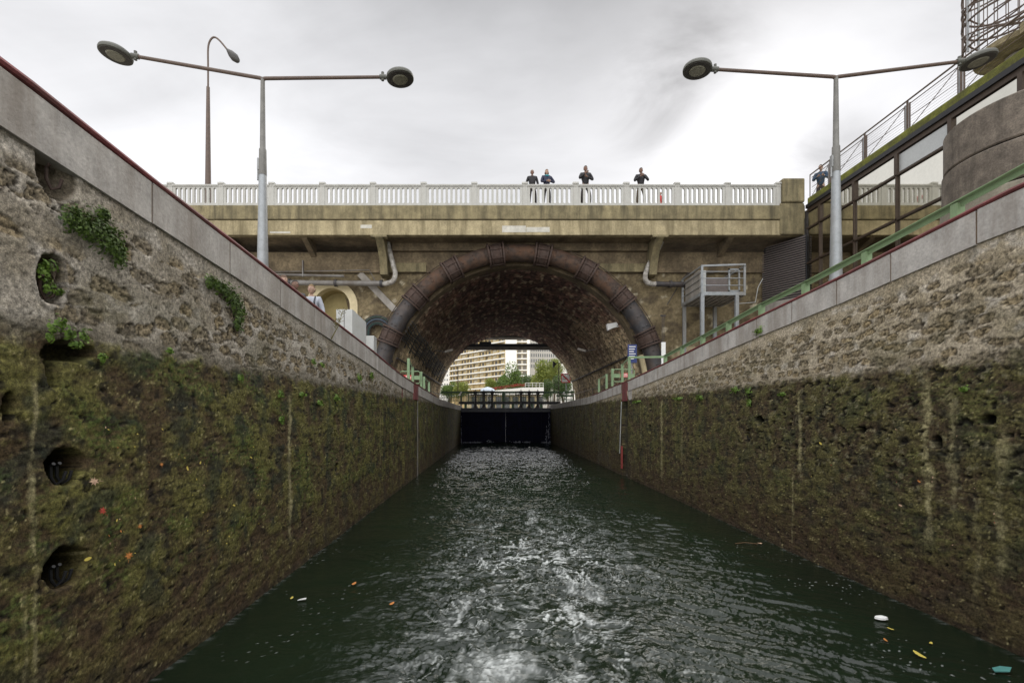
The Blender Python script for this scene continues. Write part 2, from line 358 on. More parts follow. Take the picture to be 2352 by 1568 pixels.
def wall_surface(side, Y, Z):
    """relief (positive = out of the wall face) and colour of the lock side masonry"""
    s = 11 if side < 0 else 47
    moss = 2.74 + 0.0075*Y + 0.035*fbm(Y*1.3, Z*0+3, 4, s) + (0.02 if side > 0 else -0.01)
    up = ss(-0.06, 0.06, Z - moss + 0.09*fbm(Y*5, Z*5, 5, s+1, 0.6))
    # --- upper rubble masonry, half smeared over with grey pointing
    wx = Y + 0.05*fbm(Y*3, Z*3, 3, s+2); wz = Z + 0.035*fbm(Y*3+9, Z*3, 3, s+3)
    cw, ch = (0.27, 0.15) if side < 0 else (0.235, 0.125)
    row = np.floor(wz/ch)
    f1, f2, idd = voro(wx/cw + 0.5*(row % 2), wz/ch, s+4, 0.50)
    edge = f2 - f1; hid = h2(np.floor(idd*977), row*0, s+3)
    rag = fbm(Y*13, Z*16, 4, s+5, 0.6)
    rad = 0.40 + 0.10*(hid-0.5) + 0.16*rag
    expo = ss(0.22, 0.32, idd + 0.30*fbm(Y*0.9, Z*1.3, 3, s+6) + (0.02 if side < 0 else 0.10))
    under = topL(Y) if side < 0 else topR(Y)
    plast = ss(0.12, 0.22, (under - COPE - Z) + 0.05*fbm(Y*2.5, Z*3, 3, s+7))
    stone = ss(0.05, -0.05, f1 - rad) * expo * plast
    pit = ss(0.02, 0.34, fbm(Y*19, Z*26, 4, s+8, 0.6)) * stone
    rim_shade = np.exp(-((f1-rad-0.01)/0.045)**2) * expo * plast * ss(-0.25, 0.25, fbm(Y*7, Z*9, 4, s+9) + 0.15)  # dark ring round each stone: open joint plus painted edge shadow
    smear = fbm(Y*2.2, Z*2.8, 5, s+10)
    fine_ = fbm(Y*30, Z*38, 3, s+53, 0.65)
    fis = ss(0.030, 0.0, np.abs(fbm(Y*3.6+3, Z*6.5, 5, s+17, 0.6))) * ss(0.0, 0.30, fbm(Y*1.7, Z*2.1, 3, s+18)) * (0.4+0.6*plast)
    fis2 = ss(0.40, 0.52, fbm(Y*7+3, Z*13, 5, s+19, 0.62)) * ss(-0.05, 0.35, fbm(Y*1.9+5, Z*2.4, 3, s+51)) * plast
    if side > 0: fis = fis*0.3; fis2 = fis2*0.6
    d_up = -0.005*stone - 0.009*pit - 0.008*rim_shade + 0.003*fbm(Y*9, Z*9, 4, s+12) + 0.007*smear - 0.010*fis - 0.014*fis2
    ma, mb_ = ((0.34,0.305,0.25), (0.245,0.213,0.16)) if side < 0 else ((0.375,0.32,0.235), (0.275,0.23,0.155))
    cm = mix(ma, mb_, ss(-0.4, 0.5, smear))
    cm = mix(cm, (0.45,0.415,0.36), 0.55*ss(0.2, 0.55, fbm(Y*3.3+4, Z*5, 4, s+13)))
    cm = mix(cm, (0.16,0.145,0.11), 0.5*ss(0.2, 0.6, fbm(Y*4.3+14, Z*6, 5, s+54)))
    cs = mix((0.27,0.205,0.11), (0.15,0.125,0.085), hid)
    cs = mix(cs, (0.38,0.31,0.19), 0.6*ss(0.1, 0.5, fbm(Y*12, Z*12, 3, s+14)))
    c_up = mix(cm, cs, stone*0.85)
    c_up = mix(c_up, (0.032,0.025,0.017), np.clip(pit*0.75 + rim_shade*0.85 + fis*0.8 + fis2*0.85, 0, 1))
    c_up = c_up*((1.14 if side > 0 else 1.05) + 0.5*fine_)[..., None]
    c_up = mix(c_up, (0.10,0.095,0.045), 0.45*ss(0.1, 0.5, fbm(Y*1.1+30, Z*1.4, 4, s+15))*ss(3.6, 2.8, Z))
    c_up = mix(c_up, (0.13,0.115,0.085), 0.7*ss(0.20, 0.02, Z - moss + 0.06*fbm(Y*4, Z*4, 3, s+16))*(1.0 if side < 0 else 0.35))
    # --- lower slimy masonry
    n1 = fbm(Y*1.6, Z*2.3, 6, s+20); n2 = fbm(Y*5, Z*7, 5, s+21); n3 = fbm(Y*15, Z*30, 5, s+22, 0.65); n4 = fbm(Y*0.8, Z*0.9, 4, s+23)
    f1b, f2b, idb = voro(wx/0.30, wz/0.16, s+24, 0.7); eb = f2b - f1b
    d_lo = 0.005*n2 + 0.005*n3 + 0.004*ss(0.05, 0.3, eb) + 0.016*n1
    olive = (0.082,0.076,0.022) if side < 0 else (0.068,0.060,0.023)
    brown = (0.052,0.036,0.018) if side < 0 else (0.048,0.034,0.019)
    c = mix(brown, olive, ss(-0.35, 0.35, n1 + 0.5*n2))
    c = mix(c, (0.125,0.112,0.042), 0.55*ss(0.0, 0.55, n3 + 0.4*n2))
    c = mix(c, (0.013,0.011,0.008), 0.75*ss(0.12, 0.45, fbm(Y*6+50, Z*8, 5, s+25)))
    grn = ss(0.0, 0.35, fbm(Y*1.3+7, Z*1.8+3, 5, s+26))*ss(-0.2, 0.3, n3)
    c = mix(c, (0.045,0.085,0.014), (0.5 if side < 0 else 0.2)*grn*ss(0.3, 1.2, Z))
    drk = ss(0.12, 0.42, fbm(Y*2.1+70, Z*2.4, 5, s+27))
    c = mix(c, (0.014,0.021,0.015), (0.6 if side < 0 else 0.4)*drk)
    red = ss(1.1, 0.3, Z + 0.25*n2)
    c = mix(c, (0.045,0.028,0.017), 0.5*red)
    c = mix(c, (0.035,0.026,0.018), 0.6*ss(0.12, 0.02, Z))
    spk = ss(0.42, 0.60, fbm(Y*24, Z*30, 3, s+28))*ss(-0.1, 0.3, n2)
    c = mix(c, (0.30,0.26,0.13), 0.65*spk)
    c = c * (1.32 + 0.85*fbm(Y*34, Z*44, 3, s+29, 0.65))[..., None]
    cav = ss(0.36, 0.50, fbm(Y*9+90, Z*15, 5, s+60, 0.62)); d_lo = d_lo - 0.010*cav; c = mix(c, (0.008,0.007,0.006), 0.85*cav)
    if side > 0:      # limescale blotches of the right-hand side
        lb = ss(0.28, 0.46, fbm(Y*7+2, Z*9, 5, s+30, 0.65))*ss(12, 7, Y)*ss(0.9, 1.4, Z)
        c = mix(c, (0.22,0.20,0.12), 0.6*lb)
        pk = ss(0.30, 0.42, fbm(Y*6.5+20, Z*9, 5, s+31, 0.6))*ss(11, 8, Y)*ss(1.2, 1.7, Z)
        d_lo = d_lo - 0.022*pk; c = mix(c, (0.010,0.009,0.008), 0.85*pk)
    # vertical drips in the distance
    vs_ = fbm(Y*4.5, Z*0.35, 4, s+32)
    c = c * (1 + 0.45*vs_*ss(9, 15, Y))[..., None]
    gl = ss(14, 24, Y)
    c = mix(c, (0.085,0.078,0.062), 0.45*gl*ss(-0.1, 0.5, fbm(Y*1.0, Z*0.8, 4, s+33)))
    # pale mineral runs
    runs = ([(3.02,0.017,0.5,2.5,0.75), (2.95,0.012,0.1,1.2,0.5), (6.79,0.062,0.45,2.55,1.0), (9.9,0.03,1.4,2.3,0.4), (12.2,0.03,0.9,2.5,0.4)] if side < 0 else
            [(14.0,0.09,0.35,2.75,0.8), (12.5,0.07,1.0,2.7,0.45), (7.68,0.035,1.25,2.62,1.0), (7.86,0.016,0.02,1.3,0.8), (5.42,0.058,0.75,2.70,1.0), (5.12,0.05,1.2,2.6,0.6),
             (4.62,0.05,0.6,2.2,0.6), (4.85,0.03,0.3,1.4,0.4), (18.9,0.07,0.8,2.6,0.4), (16.0,0.06,1.2,2.6,0.4)])
    for (y0, w, za, zb, st) in runs:
        yy = Y - y0 - 0.05*fbm(Y*0+y0, Z*1.5, 4, s+40) - 0.55*w*fbm(Y*16, Z*14, 4, s+42, 0.65)
        ww = w*(0.8 + 0.9*fbm(Z*2.6+y0, Z*0, 4, s+41))+0.004
        k = np.exp(-(yy/ww)**4)*ss(za-0.05, za+0.25, Z)*ss(zb+0.03, zb-0.12, Z)*st*(0.35+0.8*ss(-0.25, 0.25, fbm(Y*9, Z*6, 5, s+43, 0.65)))
        c = mix(c, (0.32,0.285,0.15), np.clip(0.8*k, 0, 1)); d_lo = d_lo + 0.004*k
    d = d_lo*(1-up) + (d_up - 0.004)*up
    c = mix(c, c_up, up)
    # --- round mooring niches and other openings
    if side < 0:
        holes = [(3.145,3.13,0.105,0.165,0.30), (3.24,1.895,0.145,0.125,0.32), (3.24,1.215,0.16,0.135,0.32), (8.80,2.53,0.07,0.09,0.25), (8.82,1.29,0.085,0.09,0.25),
                 (14.4,2.45,0.09,0.11,0.2), (14.4,1.3,0.09,0.1,0.2), (20.2,2.3,0.1,0.3,0.2), (2.86,2.28,0.04,0.10,0.2), (9.6,2.95,0.05,0.08,0.12), (20.2,1.4,0.08,0.3,0.15)]
    else:
        holes = [(9.26,1.87,0.09,0.125,0.3), (8.85,2.16,0.10,0.09,0.12), (9.2,2.53,0.07,0.08,0.25), (15.05,1.86,0.10,0.13,0.25), (15.0,2.52,0.09,0.12,0.2),
                 (20.9,1.9,0.10,0.13,0.2), (24.3,1.9,0.12,0.14,0.2), (27.0,2.5,0.1,0.12,0.2), (33.0,1.9,0.14,0.14,0.2), (5.3,1.95,0.06,0.08,0.1), (6.4,2.05,0.07,0.05,0.09), (4.75,2.2,0.08,0.05,0.09)]
    for (y0, z0, ry, rz, dep) in holes:
        wob = 1 + 0.10*fbm((Y-y0)*9, (Z-z0)*9, 2, int(y0*10))
        r = np.hypot((Y-y0)/ry, (Z-z0)/rz)*wob
        k = ss(1.04, 0.92, r)
        d = d*(1-k) - dep*k
        c = mix(c, np.where((Z < 2.7)[..., None], (0.006,0.006,0.005), (0.09,0.08,0.06)), 0.93*k)  # shade inside the niches put into the colour, low ones near black
        rim = np.exp(-((r-1.18)/0.10)**2)*up*0.8
        d = d + 0.012*rim; c = mix(c, (0.33,0.31,0.28), 0.5*rim)
    if side < 0:
        # niche cut by the coping, and the black gap at the foot of the dry masonry
        r = np.maximum(np.abs(Y-3.19)/0.15, np.hypot((Y-3.19)/0.155, np.minimum(Z-3.86, 0)/0.19)); k = ss(1.04, 0.94, r)
        sl = 0.02 + 0.17*ss(3.36, 3.06, Y)
        d = d*(1-k) - sl*k; c = mix(c, (0.105,0.085,0.055), 0.8*k)
        k = ss(1.05, 0.9, np.hypot((Y-3.27)/0.20, (Z-2.665-0.10*(Y-3.2))/0.075)*(1+0.35*fbm(Y*9, Z*9, 3, 77)))
        k = np.maximum(k, ss(1.05, 0.85, np.hypot((Y-3.14)/0.045, (Z-2.56)/0.14)*(1+0.5*fbm(Y*14, Z*14, 3, 78))))
        d = d*(1-k) - 0.16*k; c = mix(c, (0.02,0.02,0.016), 0.7*k)
        k = ss(1.1, 0.8, np.abs(Y-8.70-0.03*fbm(Y*0, Z*4, 2, 5))/0.035)*ss(1.75, 1.85, Z)*ss(2.45, 2.35, Z)*ss(-0.1, 0.1, fbm(Y*5, Z*9, 3, 6))
        d = d - 0.05*k; c = mix(c, (0.01,0.01,0.01), 0.8*k)
        for (ya, yb) in ((15.08, 15.34),):
            k = ss(ya-.02, ya+.02, Y)*ss(yb+.02, yb-.02, Y); d = d*(1-k) - 0.16*k; c = mix(c, (0.03,0.028,0.02), 0.7*k)
        k = ss(18.12, 18.16, Y)*ss(18.42, 18.38, Y)*ss(2.9, 2.8, Z); d = d*(1-k) - 0.16*k; c = mix(c, (0.03,0.028,0.02), 0.7*k)
    else:
        k = ss(17.60, 17.64, Y)*ss(18.32, 18.28, Y)*ss(2.95, 2.9, Z); d = d*(1-k) - 0.16*k; c = mix(c, (0.03,0.03,0.025), 0.6*k)
    return d, c

def lock_wall(side):
    X = XL if side < 0 else XR; top = topL if side < 0 else topR
    ys = list(np.arange(-10, 1.9, 0.12)); y = 2.0
    while y < YEND: ys.append(y); y += max(0.0085, 0.0036*y)
    ys.append(YEND); ys = np.array(ys)
    t = np.linspace(0, 1, 350)
    Y, T = np.meshgrid(ys, t)
    zt = top(Y) - COPE + 0.01
    Z = -0.5 + T*(zt + 0.5)
    d, c = wall_surface(side, Y, Z)
    inward = 1 if side < 0 else -1
    P = np.stack([X + inward*d, Y, Z], -1)
    root = thing('lock_wall', ('tall mossy stone lock wall on the left with round mooring niches and ivy' if side < 0 else
                 'mossy stone lock wall on the right with pale lime streaks and rubble courses'), 'wall', (0, 0, 0))
    grid_mesh('masonry', P, c, M['wall'], root, flip=(side > 0))
    # coping blocks with open joints
    mb = MB(); rd = MB(); jt = MB()
    if side < 0: js = [-10, -8.6, -7.2, -5.8, -4.4, -3.0, -1.6, -0.2, 1.2, 2.6, 4.04, 5.23, 6.46, 7.67, 8.72, 9.76, 10.85, 11.95, 12.9, 14.0, 15.1, 15.34, 16.2, 17.15, 18.1]
    else: js = [-10, -8.6, -7.2, -5.8, -4.4, -3.0, -1.6, -0.2, 1.2, 2.5, 3.7, 4.85, 5.90, 6.83, 7.86, 8.91, 10.0, 11.1, 12.3, 13.5, 14.8, 16.1, 17.5, 18.4]
    while js[-1] < YEND - 1.2: js.append(js[-1] + 1.15)
    js.append(YEND + 0.02)
    f = inward
    for a, b in zip(js[:-1], js[1:]):
        if side < 0 and abs(a - 17.15) < .01: continue
        if side > 0 and abs(a - 17.5) < .01: continue
        g = 0.011
        for y0, y1 in ((a+g, b-g),):
            jz = random.uniform(-0.006, 0.006); za, zb = float(top(y0))+jz, float(top(y1))+jz+random.uniform(-.004,.004); xf = X + f*0.018; xb = X - f*0.48; cc = 0.018
            vs = []
            for (yy, zz) in ((y0, za), (y1, zb)):
                vs += [(xf, yy, zz-COPE), (xf, yy, zz-cc), (xf-f*cc, yy, zz), (xb, yy, zz), (xb, yy, zz-COPE)]
            mb.add(vs, [(0,1,2,3,4), (5,6,7,8,9), (0,1,6,5), (1,2,7,6), (2,3,8,7), (3,4,9,8), (4,0,5,9)])
        if a > -9: jt.box((X - f*0.45, a - g - 0.002, float(top(a)) - COPE + 0.01), (X + f*0.010, a + g + 0.002, float(top(a)) - 0.03))
    mb.build('coping', M['coping'], root); jt.build('coping_joint', M['mortar'], root)
    pts = [(X + f*0.005, yy, float(top(yy)) + 0.012) for yy in np.linspace(-10, 24.0, 90) if not (17.0 < yy < 18.2 and side < 0)]
    rd = MB().tube(pts, 0.027, 8)
    rd.build('edge_rail', M['redsteel'], root, smooth=True)
    # iron mooring hooks in the niches
    hk = ([(3.19,3.80,1), (3.145,3.06,1), (3.22,1.83,2), (3.22,1.15,2), (8.8,2.5,1), (8.82,1.27,1), (14.4,1.3,1)] if side < 0 else [(9.26,1.84,1), (15.05,1.83,1), (20.9,1.87,1)])
    for (yy, zz, k) in hk:
        m_ = MB()
        for q in range(k):
            o = 0.045*q
            m_.tube([(X - f*0.02, yy-0.045+o, zz+0.09), (X + f*-0.05, yy-0.035+o, zz+0.07), (X - f*0.055, yy-0.03+o, zz), (X - f*0.05, yy+0.0+o, zz-0.055), (X - f*0.03, yy+0.035+o, zz-0.03), (X-f*0.02, yy+0.045+o, zz+0.03)], 0.011, 8)
        m_.build('mooring_hook', M['rustcol'] if zz > 2.7 else M['black'], root, smooth=True)
    return root
wallL = lock_wall(-1); wallR = lock_wall(1)

# end blocks of the coping next to the gate
for X, f, tp, lb in ((XL, 1, topL, 'pale concrete end block beside the left side of the dark lock gate'), (XR, -1, topR, 'pale concrete end block beside the right side of the dark lock gate')):
    z = float(tp(YEND)); mb = MB()
    mb.prism([(X + f*0.03, YEND + 0.03, z-0.75), (X + f*0.03, YEND + 0.03, z+0.0), (X + f*-0.14, YEND + 0.03, z+0.1), (X - f*0.75, YEND + 0.03, z+0.1), (X - f*0.75, YEND + 0.03, z-0.75)], (0, 0.9, 0))
    tag(mb.build('coping_block', M['coping'], None, bevel=0.02), lb, 'concrete block')

# quays and ground
for nm, X0, X1, tp in (('quay', XL-0.47, -120, topL), ('quay', XR+0.47, 120, topR)):
    ys = np.array([-12, -6, 0, 2.9, 4.1, 5.9, 8.5, 11.4, 13.5, 15.6, 18, 20, 22, 25.4, 30, 36, 44])
    P = np.array([[(x, y, float(tp(y)) - 0.012) for y in ys] for x in (X0, X1)])
    tag(grid_mesh(nm, P, None, M['quay'], None, smooth=False), kind='structure')
mb = MB(); mb.add([(-700, 44, 2.95), (700, 44, 2.95), (700, 1400, 2.95), (-700, 1400, 2.95)], [(0,1,2,3)])
tag(mb.build('ground', M['quay']), kind='structure')

# ------------------------------------------------------------------ water
def water():
    ys = list(np.arange(-10, 3.4, 0.12)); y = 3.5
    while y < 42.6: ys.append(y); y += max(0.010, 0.0030*y)
    ys = np.array(ys); xs = np.linspace(XL-0.12, XR+0.12, 470)
    X, Y = np.meshgrid(xs, ys)
    wc = np.interp(Y, [4, 6, 8, 12, 20], [0.15, 0.45, 0.62, 0.5, 0.8]); ww = np.interp(Y, [3, 6, 12, 25, 40], [1.5, 1.9, 2.4, 3.2, 3.8])
    core = np.exp(-((X-wc)/ww)**2*1.3)
    rightw = ss(0.6, 2.2, X)*ss(4.9, 3.6, X - 0.00*Y)*ss(20, 9, Y)
    calm = ss(4.6, 3.2, X)*ss(-2.9, -1.5, X + 0.12*np.sin(Y))
    wx = X + 0.25*fbm(X*1.1, Y*1.1, 3, 3); wy = Y + 0.25*fbm(X*1.1+8, Y*1.1, 3, 4)
    big = fbm(wx*0.9, wy*1.3, 3, 60)
    rdg = 1 - np.abs(fbm(wx*1.9, wy*2.9, 4, 61))*1.8
    chop = fbm(wx*5.5, wy*7.5, 4, 62, 0.6)
    fine = fbm(wx*18, wy*24, 3, 63, 0.6)
    # long oblique wavelets washing off to the right
    a = 0.55; u = X*math.cos(a) - Y*math.sin(a); v = X*math.sin(a) + Y*math.cos(a)
    obl = 1 - np.abs(fbm(u*1.2, v*5.0, 4, 64))*1.6
    far = ss(9, 20, Y)
    pat = 0.35 + 1.0*ss(-0.35, 0.45, fbm(X*0.9+3, Y*0.7, 4, 90)); chop = chop*pat; fine = fine*(0.3+pat)
    H = 0.030*big + core*(0.038*(rdg-0.5) + 0.040*(0.5-np.abs(chop))*pat + 0.010*chop + 0.008*fine) + rightw*(0.036*(obl-0.4) + 0.006*fine) + 0.004*fine*calm + 0.006*chop*calm + far*(0.03*fbm(wx*1.6, wy*3.2, 3, 66) + 0.022*chop + 0.010*fine)
    H = H*(0.35+0.65*calm)
    # foam threads in the wake
    r1 = np.abs(fbm(wx*1.5+3, wy*1.15+1, 5, 70, 0.6)); th = ss(0.055, 0.0, r1)
    r2 = np.abs(fbm(wx*3.3+3, wy*2.1+1, 5, 71, 0.62)); th2 = ss(0.04, 0.0, r2)*0.7
    env = np.exp(-((X - wc - 0.15)/(0.62*ww+0.1))**4)*ss(15, 6.5, Y)
    env2 = np.exp(-((X - wc)/(0.75*ww))**4)*ss(15, 6, Y)
    brk = ss(-0.05, 0.35, fbm(X*1.2, Y*0.9, 4, 72))
    r3 = np.abs(fbm(wx*1.0+13, wy*2.6+1, 5, 77, 0.6)); th3 = ss(0.04, 0.0, r3)*ss(-0.1, 0.3, fbm(X*1.5, Y*1.2, 3, 91))
    foam = np.clip(1.0*th*env*(0.3+0.8*brk) + th2*env2*0.8*ss(-0.2, 0.4, fbm(X*2, Y*2, 4, 73)) + 0.7*th3*env2, 0, 1)
    rg = fbm(X*5, Y*5, 4, 93, 0.65); rg2 = fbm(X*14, Y*14, 3, 94, 0.65)
    dxw = X - wc - 0.1; phs = Y*0.95 + 0.30*dxw**2 + 0.55*fbm(X*0.8, Y*0.8, 4, 95) + 0.10*rg
    arc = ss(0.115, 0.02, np.abs(phs - np.round(phs)) + 0.05*rg2)*ss(0.0, 0.35, fbm(X*1.3+5, Y*1.1, 4, 96))
    arc = arc*np.exp(-(dxw/1.25)**4)*ss(13, 7, Y)*ss(4.2, 5.0, Y)
    xc = wc + 0.50 + 0.35*fbm(Y*0.55, Y*0+2, 3, 97) - 0.10*(Y-6)*0.3
    lon = ss(0.12, 0.02, np.abs(X - xc - 0.10*rg) + 0.06*rg2)*ss(-0.15, 0.25, fbm(X*2, Y*1.5, 4, 98))*ss(13, 9, Y)
    xc2 = wc - 0.75 + 0.3*fbm(Y*0.6, Y*0+9, 3, 99)
    lon2 = ss(0.12, 0.02, np.abs(X - xc2 - 0.10*rg) + 0.06*rg2)*ss(0.05, 0.4, fbm(X*2, Y*1.3+7, 4, 89))*ss(9, 6, Y)
    lace = 0.30 + 0.70*ss(-0.15, 0.25, fbm(X*19, Y*19, 3, 88, 0.7))
    arc2 = ss(0.10, 0.02, np.abs(1.7*phs + 0.3*rg - np.round(1.7*phs + 0.3*rg)) + 0.06*rg2)*ss(0.05, 0.4, fbm(X*1.6+25, Y*1.3, 4, 87))*np.exp(-((dxw-0.3)/1.7)**4)*ss(13, 7, Y)
    foam = np.maximum.reduce([foam, arc*lace, lon*lace*0.8, 0.65*lon2*lace, 0.6*arc2*lace])
    boil = ss(0.85, 0.2, np.hypot((X-0.02)/0.55, (Y-4.25)/0.55) + 0.45*fbm(X*4, Y*4, 5, 74))
    foam = np.maximum(foam, boil*(0.30+0.55*ss(-0.2, 0.35, fbm(X*9, Y*9, 4, 92, 0.65))))
    sp = fbm(X*26, Y*26, 3, 75, 0.7)
    foam = np.clip(foam*(0.6+0.5*ss(-0.3, 0.4, sp)) + 0.75*ss(0.62, 0.75, sp)*env2*ss(0.1, 0.5, fbm(X*1.5, Y*1.5, 3, 76)), 0, 1)
    bub = ss(0.66, 0.78, fbm(X*22+5, Y*22, 2, 78, 0.7))*ss(0.0, 0.5, fbm(X*0.8, Y*0.8, 3, 79))*(1-calm*0.5)*ss(12, 6, Y)
    edgef = ss(0.10, 0.02, np.minimum(X-XL, XR-X) + 0.05*fbm(X*3, Y*7, 3, 80))*ss(-0.1, 0.4, fbm(X*0, Y*9, 4, 81))*0.10
    foam = np.clip(foam + 0.6*bub + edgef*ss(14, 8, Y), 0, 1)
    H = H + 0.012*foam*core
    P = np.stack([X, Y, H], -1)
    m = bpy.data.materials.new('green_canal_water'); m.use_nodes = True
    n, l = m.node_tree.nodes, m.node_tree.links; p = n['Principled BSDF']
    p.inputs['IOR'].default_value = 1.33; p.inputs['Specular IOR Level'].default_value = 0.5
    at_ = n.new('ShaderNodeAttribute'); at_.attribute_name = 'foam'
    tc = n.new('ShaderNodeTexCoord')
    def noise(sc, det, rg=0.6):
        t = n.new('ShaderNodeTexNoise'); t.inputs['Scale'].default_value = sc; t.inputs['Detail'].default_value = det; t.inputs['Roughness'].default_value = rg
        l.new(tc.outputs['Object'], t.inputs['Vector']); return t.outputs[0]
    cn = noise(0.55, 3)
    wc_ = n.new('ShaderNodeMix'); wc_.data_type = 'RGBA'; wc_.inputs[6].default_value = (0.0045, 0.0085, 0.0055, 1); wc_.inputs[7].default_value = (0.010, 0.0180, 0.0080, 1); l.new(cn, wc_.inputs[0])
    mx = n.new('ShaderNodeMix'); mx.data_type = 'RGBA'; l.new(at_.outputs['Fac'], mx.inputs[0]); l.new(wc_.outputs[2], mx.inputs[6]); mx.inputs[7].default_value = (0.50, 0.52, 0.50, 1)
    l.new(mx.outputs[2], p.inputs['Base Color'])
    rr = n.new('ShaderNodeMapRange'); rr.inputs[3].default_value = 0.06; rr.inputs[4].default_value = 0.7; l.new(at_.outputs['Fac'], rr.inputs[0]); l.new(rr.outputs[0], p.inputs['Roughness'])
    b1 = n.new('ShaderNodeBump'); b1.inputs['Strength'].default_value = 0.3; b1.inputs['Distance'].default_value = 0.03; l.new(noise(9, 5), b1.inputs['Height'])
    b2 = n.new('ShaderNodeBump'); b2.inputs['Strength'].default_value = 0.35; b2.inputs['Distance'].default_value = 0.008; l.new(noise(34, 4), b2.inputs['Height']); l.new(b1.outputs[0], b2.inputs['Normal'])
    l.new(b2.outputs[0], p.inputs['Normal'])
    o = grid_mesh('water', P, None, m, None, extra={'foam': foam})
    tag(o, kind='structure')
water()

# ------------------------------------------------------------------ bridge
YB, YW = 21.15, 22.70                  # parapet face and abutment face
AX, AZ, AR = 1.15, 3.36, 6.06          # arch centre and radius
bridge = thing('bridge', 'concrete road bridge with white iron balustrade above a stone tunnel arch', 'bridge', (AX, YB, 3.3))
def B(mb, name, m, smooth=False, bevel=0, parent=None):      # bridge parts are modelled in world space
    o = mb.build(name, m, parent or bridge, smooth, bevel); 
    o.matrix_parent_inverse = Matrix.Translation((-AX, -YB, -3.3)); return o
bpy.context.view_layer.update()
def Bp(o):
    o.parent = bridge; o.matrix_parent_inverse = Matrix.Translation((-AX, -YB, -3.3)); return o
B(MB().box((-45, YB-0.05, 10.935), (13.70, YB+0.30, 11.55)), 'upper_fascia', M['fascia_dark'], bevel=0.02)
mb = MB(); mb.box((-45, YB+0.0, 10.26), (13.70, YB+0.30, 10.90)); mb.box((-45, YB+0.06, 10.90), (13.70, YB+0.30, 10.935))
B(mb, 'lower_fascia', M['fascia'])
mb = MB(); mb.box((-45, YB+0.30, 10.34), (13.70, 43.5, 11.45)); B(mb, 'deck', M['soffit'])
mb = MB(); mb.box((-45, YB+0.30, 11.45), (13.70, 24.2, 11.64)); B(mb, 'pavement', M['concrete'])
mb = MB(); mb.box((0.35, YB-0.006, 10.37), (1.40, YB+0.02, 10.66)); mb.box((1.42, YB-0.006, 10.38), (2.45, YB+0.02, 10.60)); B(mb, 'repair_patch', M['patch'])
mb = MB(); mb.box((-9.9, YB-0.006, 10.33), (-9.0, YB+0.02, 10.40)); B(mb, 'repair_patch', M['patch']); mb = MB(); mb.box((-5.9, YB-0.005, 10.55), (-5.4, YB+0.02, 10.70)); B(mb, 'repair_patch', M['patch'])
# dark edge beams behind the fascia
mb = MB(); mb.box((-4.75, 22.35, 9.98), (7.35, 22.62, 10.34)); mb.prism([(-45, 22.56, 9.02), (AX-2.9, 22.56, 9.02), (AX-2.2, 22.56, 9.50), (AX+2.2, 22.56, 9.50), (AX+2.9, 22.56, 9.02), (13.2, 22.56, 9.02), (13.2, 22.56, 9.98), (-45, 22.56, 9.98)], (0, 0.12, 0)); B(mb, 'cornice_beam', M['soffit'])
mb = MB(); mb.box((-4.9, 22.50, 9.04), (-3.2, 22.558, 9.45)); B(mb, 'cornice_band', M['fascia_dark']); mb = MB(); mb.box((4.8, 22.50, 9.04), (7.2, 22.558, 9.42)); B(mb, 'cornice_band', M['fascia_dark'])
# curved consoles and plain ribs carrying the pavement
for xc, big in ((-5.1, 1), (7.35, 1), (-8.5, 0), (10.6, 0), (-11.9, 0)):
    mb = MB(); w = 0.17 if big else 0.12
    if big:
        prof = [(YB+0.02, 10.255)]
        for t in np.linspace(0, 1, 12):
            prof.append((YB+0.02 + 0.95*t + 0.25*math.sin(math.pi*t), 10.15 - 1.35*t**1.15))
        prof += [(22.60, 8.75), (22.60, 10.30), (YB+0.02, 10.30)]
        mb.prism([(xc-w, y, z) for y, z in prof], (2*w, 0, 0))
        mb.box((xc-w-0.18, YB-0.012, 10.17), (xc+w+0.18, YB+0.28, 10.258))
    else:
        mb.prism([(xc-w, YB+0.3, 10.34), (xc-w, YB+0.3, 10.2), (xc-w, 22.6, 9.72), (xc-w, 22.6, 10.34)], (2*w, 0, 0))
    B(mb, 'console', M['fascia_dark'] if big else M['soffit'])
# balustrade
def panel_mesh():
    mb = MB(); n = 9; cw = 0.2105; W_ = n*cw; r = 0.056; d = 0.10
    z0, zs0, zs1, z1 = 11.555, 11.665, 12.345, 12.40
    ang = [math.pi*(1 - i/8) for i in range(9)]
    side = (2.24-0.21)/2
    mb.box((-side, 0, z0), (-W_/2, d, z1)); mb.box((W_/2, 0, z0), (side, d, z1))
    for k in range(n):
        c = -W_/2 + cw*(k+0.5)
        for s_ in (-1, 1): mb.box((c+s_*cw/2, 0, z0), (c+s_*r, d, z1))
        for i in range(8):
            xa, xb = c + r*math.cos(ang[i]), c + r*math.cos(ang[i+1]); ya, yb = r*math.sin(ang[i]), r*math.sin(ang[i+1])
            mb.prism([(xa, 0, zs1-r+ya), (xb, 0, zs1-r+yb), (xb, 0, z1), (xa, 0, z1)], (0, d, 0))
            mb.prism([(xa, 0, z0), (xb, 0, z0), (xb, 0, zs0+r-yb), (xa, 0, zs0+r-ya)], (0, d, 0))
    mb.box((-side, -0.03, z1), (side, d+0.03, 12.43)); mb.box((-side, -0.045, 12.43), (side, d+0.045, 12.485))
    return mb
pan0 = B(panel_mesh(), 'balustrade_panel', M['white'])
mb = MB(); mb.box((-0.105, -0.02, 11.555), (0.105, 0.13, 12.50)); mb.box((-0.135, -0.05, 12.50), (0.135, 0.16, 12.585)); mb.box((-0.12, -0.035, 12.40), (0.12, 0.145, 12.425))
post0 = B(mb, 'balustrade_post', M['white'], bevel=0.006)
x0 = 1.365
